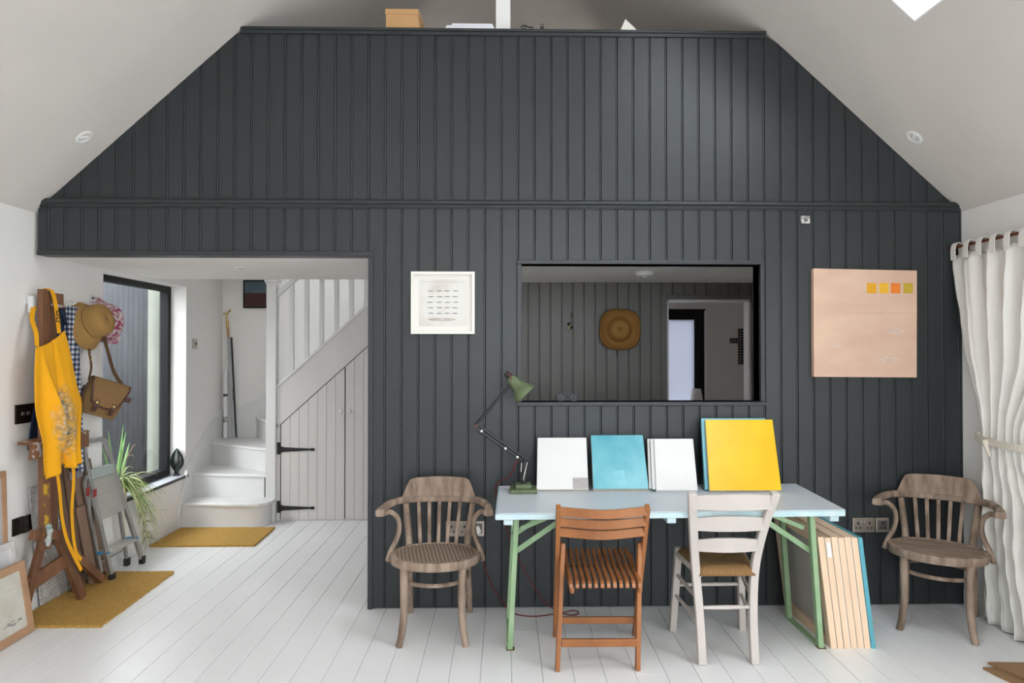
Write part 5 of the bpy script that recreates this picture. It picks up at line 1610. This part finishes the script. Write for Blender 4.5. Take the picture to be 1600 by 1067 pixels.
MB().hexa([(LT(.40) - .022, fyA(.40) + .012, .395), (LT(.40) - .004, fyA(.40) + .012, .395), (LT(.40) - .004, fyB(.40) - .012, .405), (LT(.40) - .022, fyB(.40) - .012, .405),
           (LT(.665) - .022, fyA(.665) + .012, .665), (LT(.665) - .004, fyA(.665) + .012, .665), (LT(.665) - .004, fyB(.665) - .012, .668), (LT(.665) - .022, fyB(.665) - .012, .668)]).build('platform', TREADM, sd_, world=True, bevel=.003)
MB().box(LT(.68) - .02, LT(.68) + .006, fyA(.68) + .012, fyB(.68) - .012, .668, .735).build('platform_edge', mat('grey_green_plastic', (.35, .40, .37), .5), sd_, world=True, bevel=.004)
MB().box(LT(.19) - .075, LT(.19) + .014, fyA(.19) + .006, fyB(.19) - .006, .172, .192).build('step', TREADM, sd_, world=True, bevel=.003)
for yy in (fyA(.19) + .0, fyB(.19) - .0):
    MB().box(LT(.19) - .06, LT(.19) + .02, yy - .016, yy + .016, .186, .197).build('blue_clip', BLUEP, sd_, world=True, bevel=.003)
MB().tube([(BT(.12), .51, .12), (BT(.12), .82, .12)], .006, 8).build('brace_rod', ALUD, sd_, world=True)
for zz in (.58,):
    MB().box(LT(zz) + .010, LT(zz) + .014, fyA(zz) - .018, fyA(zz) + .016, zz - .02, zz + .03).build('red_sticker', mat('red_sticker', (.28, .02, .02), .5), sd_, world=True)
MB().box(BT(.6) + .010, BT(.6) + .0145, .385, .415, .58, .63).build('red_sticker', MATS['red_sticker'], sd_, world=True)

# ================================================================== ON THE WINDOW SILL
ZS = WS + .016
sc_ = thing('leaf_sculpture', 'dark green leaf-shaped stone carving on the window sill', 'sculpture', (-2.735, 1.885, ZS))
GST = mat('dark_green_stone', (.008, .013, .010), .25, var=.3, vscale=10)
ms = MB()
prof_ = [(0, .018), (.03, .020), (.045, .034), (.08, .056), (.12, .058), (.16, .047), (.20, .022), (.222, .003)]
vs = []
for z, r_ in prof_:
    for k in range(16):
        a = 2 * math.pi * k / 16
        vs.append((-2.735 + r_ * math.cos(a) * 1.0, 1.885 + r_ * .42 * math.sin(a) + .01 * math.sin(z * 12), ZS + .012 + z))
ms.add(vs, [(j * 16 + k, j * 16 + (k + 1) % 16, (j + 1) * 16 + (k + 1) % 16, (j + 1) * 16 + k) for j in range(7) for k in range(16)] + [tuple(range(16))[::-1], tuple(7 * 16 + k for k in range(16))])
ms.build('leaf_body', GST, sc_, world=True, smooth=True)
MB().box(-2.760, -2.710, 1.868, 1.902, ZS, ZS + .016).build('plinth', GST, sc_, world=True, bevel=.003)

pl_ = thing('spider_plant', 'variegated spider plant spilling from a terracotta pot on the sill', 'plant', (-2.745, 1.00, ZS))
TERR = mat('terracotta', (.26, .085, .035), .7, var=.2, vscale=10)
MB().lathe([(.046, .0), (.058, .075), (.064, .080), (.066, .105), (.058, .105), (.052, .08)], 24, Matrix.Translation((-2.740, 1.00, ZS)), caps=True).build('pot', TERR, pl_, world=True, smooth=True)
MB().lathe([(.001, 0), (.056, 0), (.05, .012), (.001, .014)], 18, Matrix.Translation((-2.740, 1.00, ZS + .088))).build('soil', mat('soil', (.03, .02, .013), .9), pl_, world=True)
LEAFG = mat('leaf_green', (.16, .30, .07), .45, var=.2, vscale=12)
LEAFP = mat('leaf_pale', (.66, .68, .36), .45, color2=(.42, .50, .18), vscale=14)
random.seed(5)


def leaf(name, parent, base, dirv, length, width, droop, m, n=9):
    d = Vector(dirv).normalized()
    pts_, ws2 = [], []
    for k in range(n + 1):
        u = k / n
        p = Vector(base) + d * length * u + Vector((0, 0, -droop * u * u))
        pts_.append(p)
        ws2.append(width * (.35 + 1.2 * u if u < .3 else (.8 * (1 - ((u - .3) / .7) ** 1.6) + .04)))
    side = d.cross(Vector((0, 0, 1)))
    if side.length < .1:
        side = Vector((0, 1, 0))
    mb = MB()
    vs = []
    for p, w_ in zip(pts_, ws2):
        p = Vector((max(p.x, -2.835), p.y, p.z))
        s_ = side.normalized() * w_ / 2
        vs += [p - s_ + Vector((0, 0, w_ * .25)), p, p + s_ + Vector((0, 0, w_ * .25))]
    fs_ = []
    for k in range(n):
        fs_ += [(k * 3, k * 3 + 1, k * 3 + 4, k * 3 + 3), (k * 3 + 1, k * 3 + 2, k * 3 + 5, k * 3 + 4)]
    return mb.add(vs, fs_).build(name, m, parent, world=True, smooth=True, solid=.0012)


B0 = (-2.74, 1.00, ZS + .09)
for k in range(64):
    a = random.uniform(-2.0, 2.4)
    el = random.uniform(.35, 1.25)
    dv = (math.cos(a) * math.cos(el) * .9 + .25, math.sin(a) * math.cos(el) + .15, math.sin(el))
    leaf('leaf', pl_, (B0[0] + random.uniform(-.02, .02), B0[1] + random.uniform(-.02, .02), B0[2]), dv, random.uniform(.26, .40), random.uniform(.014, .022), random.uniform(.22, .50), LEAFP if random.random() < .72 else LEAFG)
for k in range(16):     # leaves pouring over the sill edge
    y0 = random.uniform(.98, 1.12)
    leaf('leaf', pl_, (-2.70, y0, ZS + .07), (.35, random.uniform(-.1, .5), .25), random.uniform(.20, .30), .013, random.uniform(.38, .62), LEAFP)
for a_, b2, c_2, d_ in ((1.00, .28, .62, .030), (1.02, .16, .66, .026), (.98, -.12, .62, .028), (.96, -.28, .52, .026), (1.05, .34, .52, .028), (.99, .22, .50, .022)):
    leaf('tall_leaf', pl_, (-2.755, a_, ZS + .09), (-.02, b2, 1 * .8), c_2 * .72, d_, .02 + abs(b2) * .1, mat('flag_green', (.14, .33, .08), .4, color2=(.30, .50, .18), vscale=8))
MB().tube(bez([(-2.735, 1.0, ZS + .10), (-2.72, 1.03, ZS + .22), (-2.71, 1.09, ZS + .32), (-2.70, 1.15, ZS + .37)], 10), .003, 5).tube(bez([(-2.715, 1.07, ZS + .29), (-2.70, 1.11, ZS + .30), (-2.695, 1.12, ZS + .285)], 5), .0025, 5).build('dry_stem', mat('dry_stem', (.42, .30, .18), .8), pl_, world=True)
# hanging plantlets
tu = MB()
hang = [(-2.655, 1.14, .36), (-2.648, 1.16, .30), (-2.645, 1.17, .22), (-2.648, 1.18, .15), (-2.640, 1.19, .10)]
MB().tube(bez([(-2.70, 1.08, ZS + .08), (-2.662, 1.12, ZS + .02), (-2.652, 1.15, .34), (-2.648, 1.17, .20), (-2.648, 1.18, .10)], 16), .003, 5).build('runner', MATS['dry_stem'], pl_, world=True)
PALEG = mat('plantlet_green', (.22, .27, .10), .5, color2=(.36, .30, .16), vscale=20)
for (hx_, hy_, hz_) in hang:
    for k in range(13):
        a = random.uniform(0, 6.28)
        leaf('plantlet_leaf', pl_, (hx_, hy_, hz_), (abs(math.cos(a)) * .6 + .05, math.sin(a), random.uniform(-.3, .5)), random.uniform(.06, .12), .007, random.uniform(.03, .09), PALEG if random.random() < .75 else LEAFP, n=5)
leaf('leaf', pl_, (-2.648, 1.20, .27), (.2, 1, .12), .30, .010, .08, LEAFP)

# ================================================================== FRAMES ON THE FLOOR, LOWER LEFT
FRW = mat('pine_frame', (.50, .30, .175), .6, color2=(.40, .22, .12), vscale=6, stretch=(1, .4, 1), bump=.05)
BOARDC = mat('cream_board', (.62, .59, .52), .8, color2=(.54, .50, .42), vscale=8)


def wall_frame(name, label, y0, y1, h, xb, xt, th, fw, m, mi, tiltz=0):
    t = thing(name, label, 'frame', (xb, (y0 + y1) / 2, 0))
    ang = math.atan2(xb - xt, h)
    up = Vector((-math.sin(ang), 0, math.cos(ang)))
    nb = Vector((-math.cos(ang), 0, -math.sin(ang)))
    L2 = math.hypot(h, xb - xt)
    lift = th * math.sin(ang)
    q = lambda y, s_, d: Vector((xb, y, lift)) + up * s_ + nb * d

    def hx(ya_, yb_, sa, sb, da, db): return MB().hexa([q(ya_, sa, da), q(yb_, sa, da), q(yb_, sa, db), q(ya_, sa, db), q(ya_, sb, da), q(yb_, sb, da), q(yb_, sb, db), q(ya_, sb, db)])
    for (a, b, c, d) in ((y0, y1, 0, fw), (y0, y1, L2 - fw, L2), (y0, y0 + fw, fw, L2 - fw), (y1 - fw, y1, fw, L2 - fw)):
        hx(a, b, c, d, 0, th).build('frame_rail', m, t, world=True, bevel=.002)
    hx(y0 + fw, y1 - fw, fw, L2 - fw, th * .35, th * .8).build('board', mi, t, world=True)
    return t, q


t, q = wall_frame('picture_frame', 'pine frame with a signed cream board, frontmost by the left wall', -.78, -.266, .373, -2.480, -2.540, .024, .040, FRW, BOARDC)
# signature strokes
sg = MB()
for st_ in ([(-.472, .088), (-.452, .092), (-.432, .1), (-.41, .102), (-.39, .103)], [(-.441, .107), (-.438, .096), (-.431, .087), (-.427, .096)], [(-.44, .098), (-.428, .1)], [(-.429, .087), (-.423, .091), (-.42, .085), (-.425, .085)],
            [(-.417, .092), (-.411, .085), (-.405, .089), (-.411, .076), (-.415, .072)], [(-.403, .086), (-.395, .085), (-.391, .087), (-.391, .08), (-.395, .074)], [(-.391, .083), (-.381, .087), (-.371, .085)],
            [(-.365, .096), (-.358, .098), (-.357, .094), (-.364, .089), (-.356, .088)], [(-.351, .095), (-.341, .097), (-.344, .093), (-.351, .089), (-.342, .088)]):
    sg.tube(bez([q(a, b, .0075) for a, b in st_], 14), .0012, 4)
sg.build('signature', INK, t, world=True)
sg = MB()
for k in range(7):
    sg.tube([q(-.425 + k * .008, .255 + .004 * (k % 2), .0075), q(-.421 + k * .008, .262, .0075)], .0008, 4)
sg.build('pencil_note', mat('pencil', (.42, .40, .36), .8), t, world=True)
t, q = wall_frame('picture_frame', 'worn white frame behind the signed cream board', -.72, -.228, .470, -2.575, -2.622, .020, .034, mat('worn_white', (.62, .60, .57), .7, color2=(.70, .68, .66), vscale=10), mat('white_panel', (.66, .66, .66), .8))
t, q = wall_frame('picture_frame', 'tall frame with grey panel leaning rearmost against the left wall', -.76, -.238, .850, -2.632, -2.660, .020, .034, FRW, mat('grey_panel', (.45, .46, .48), .7, var=.05, vscale=5))
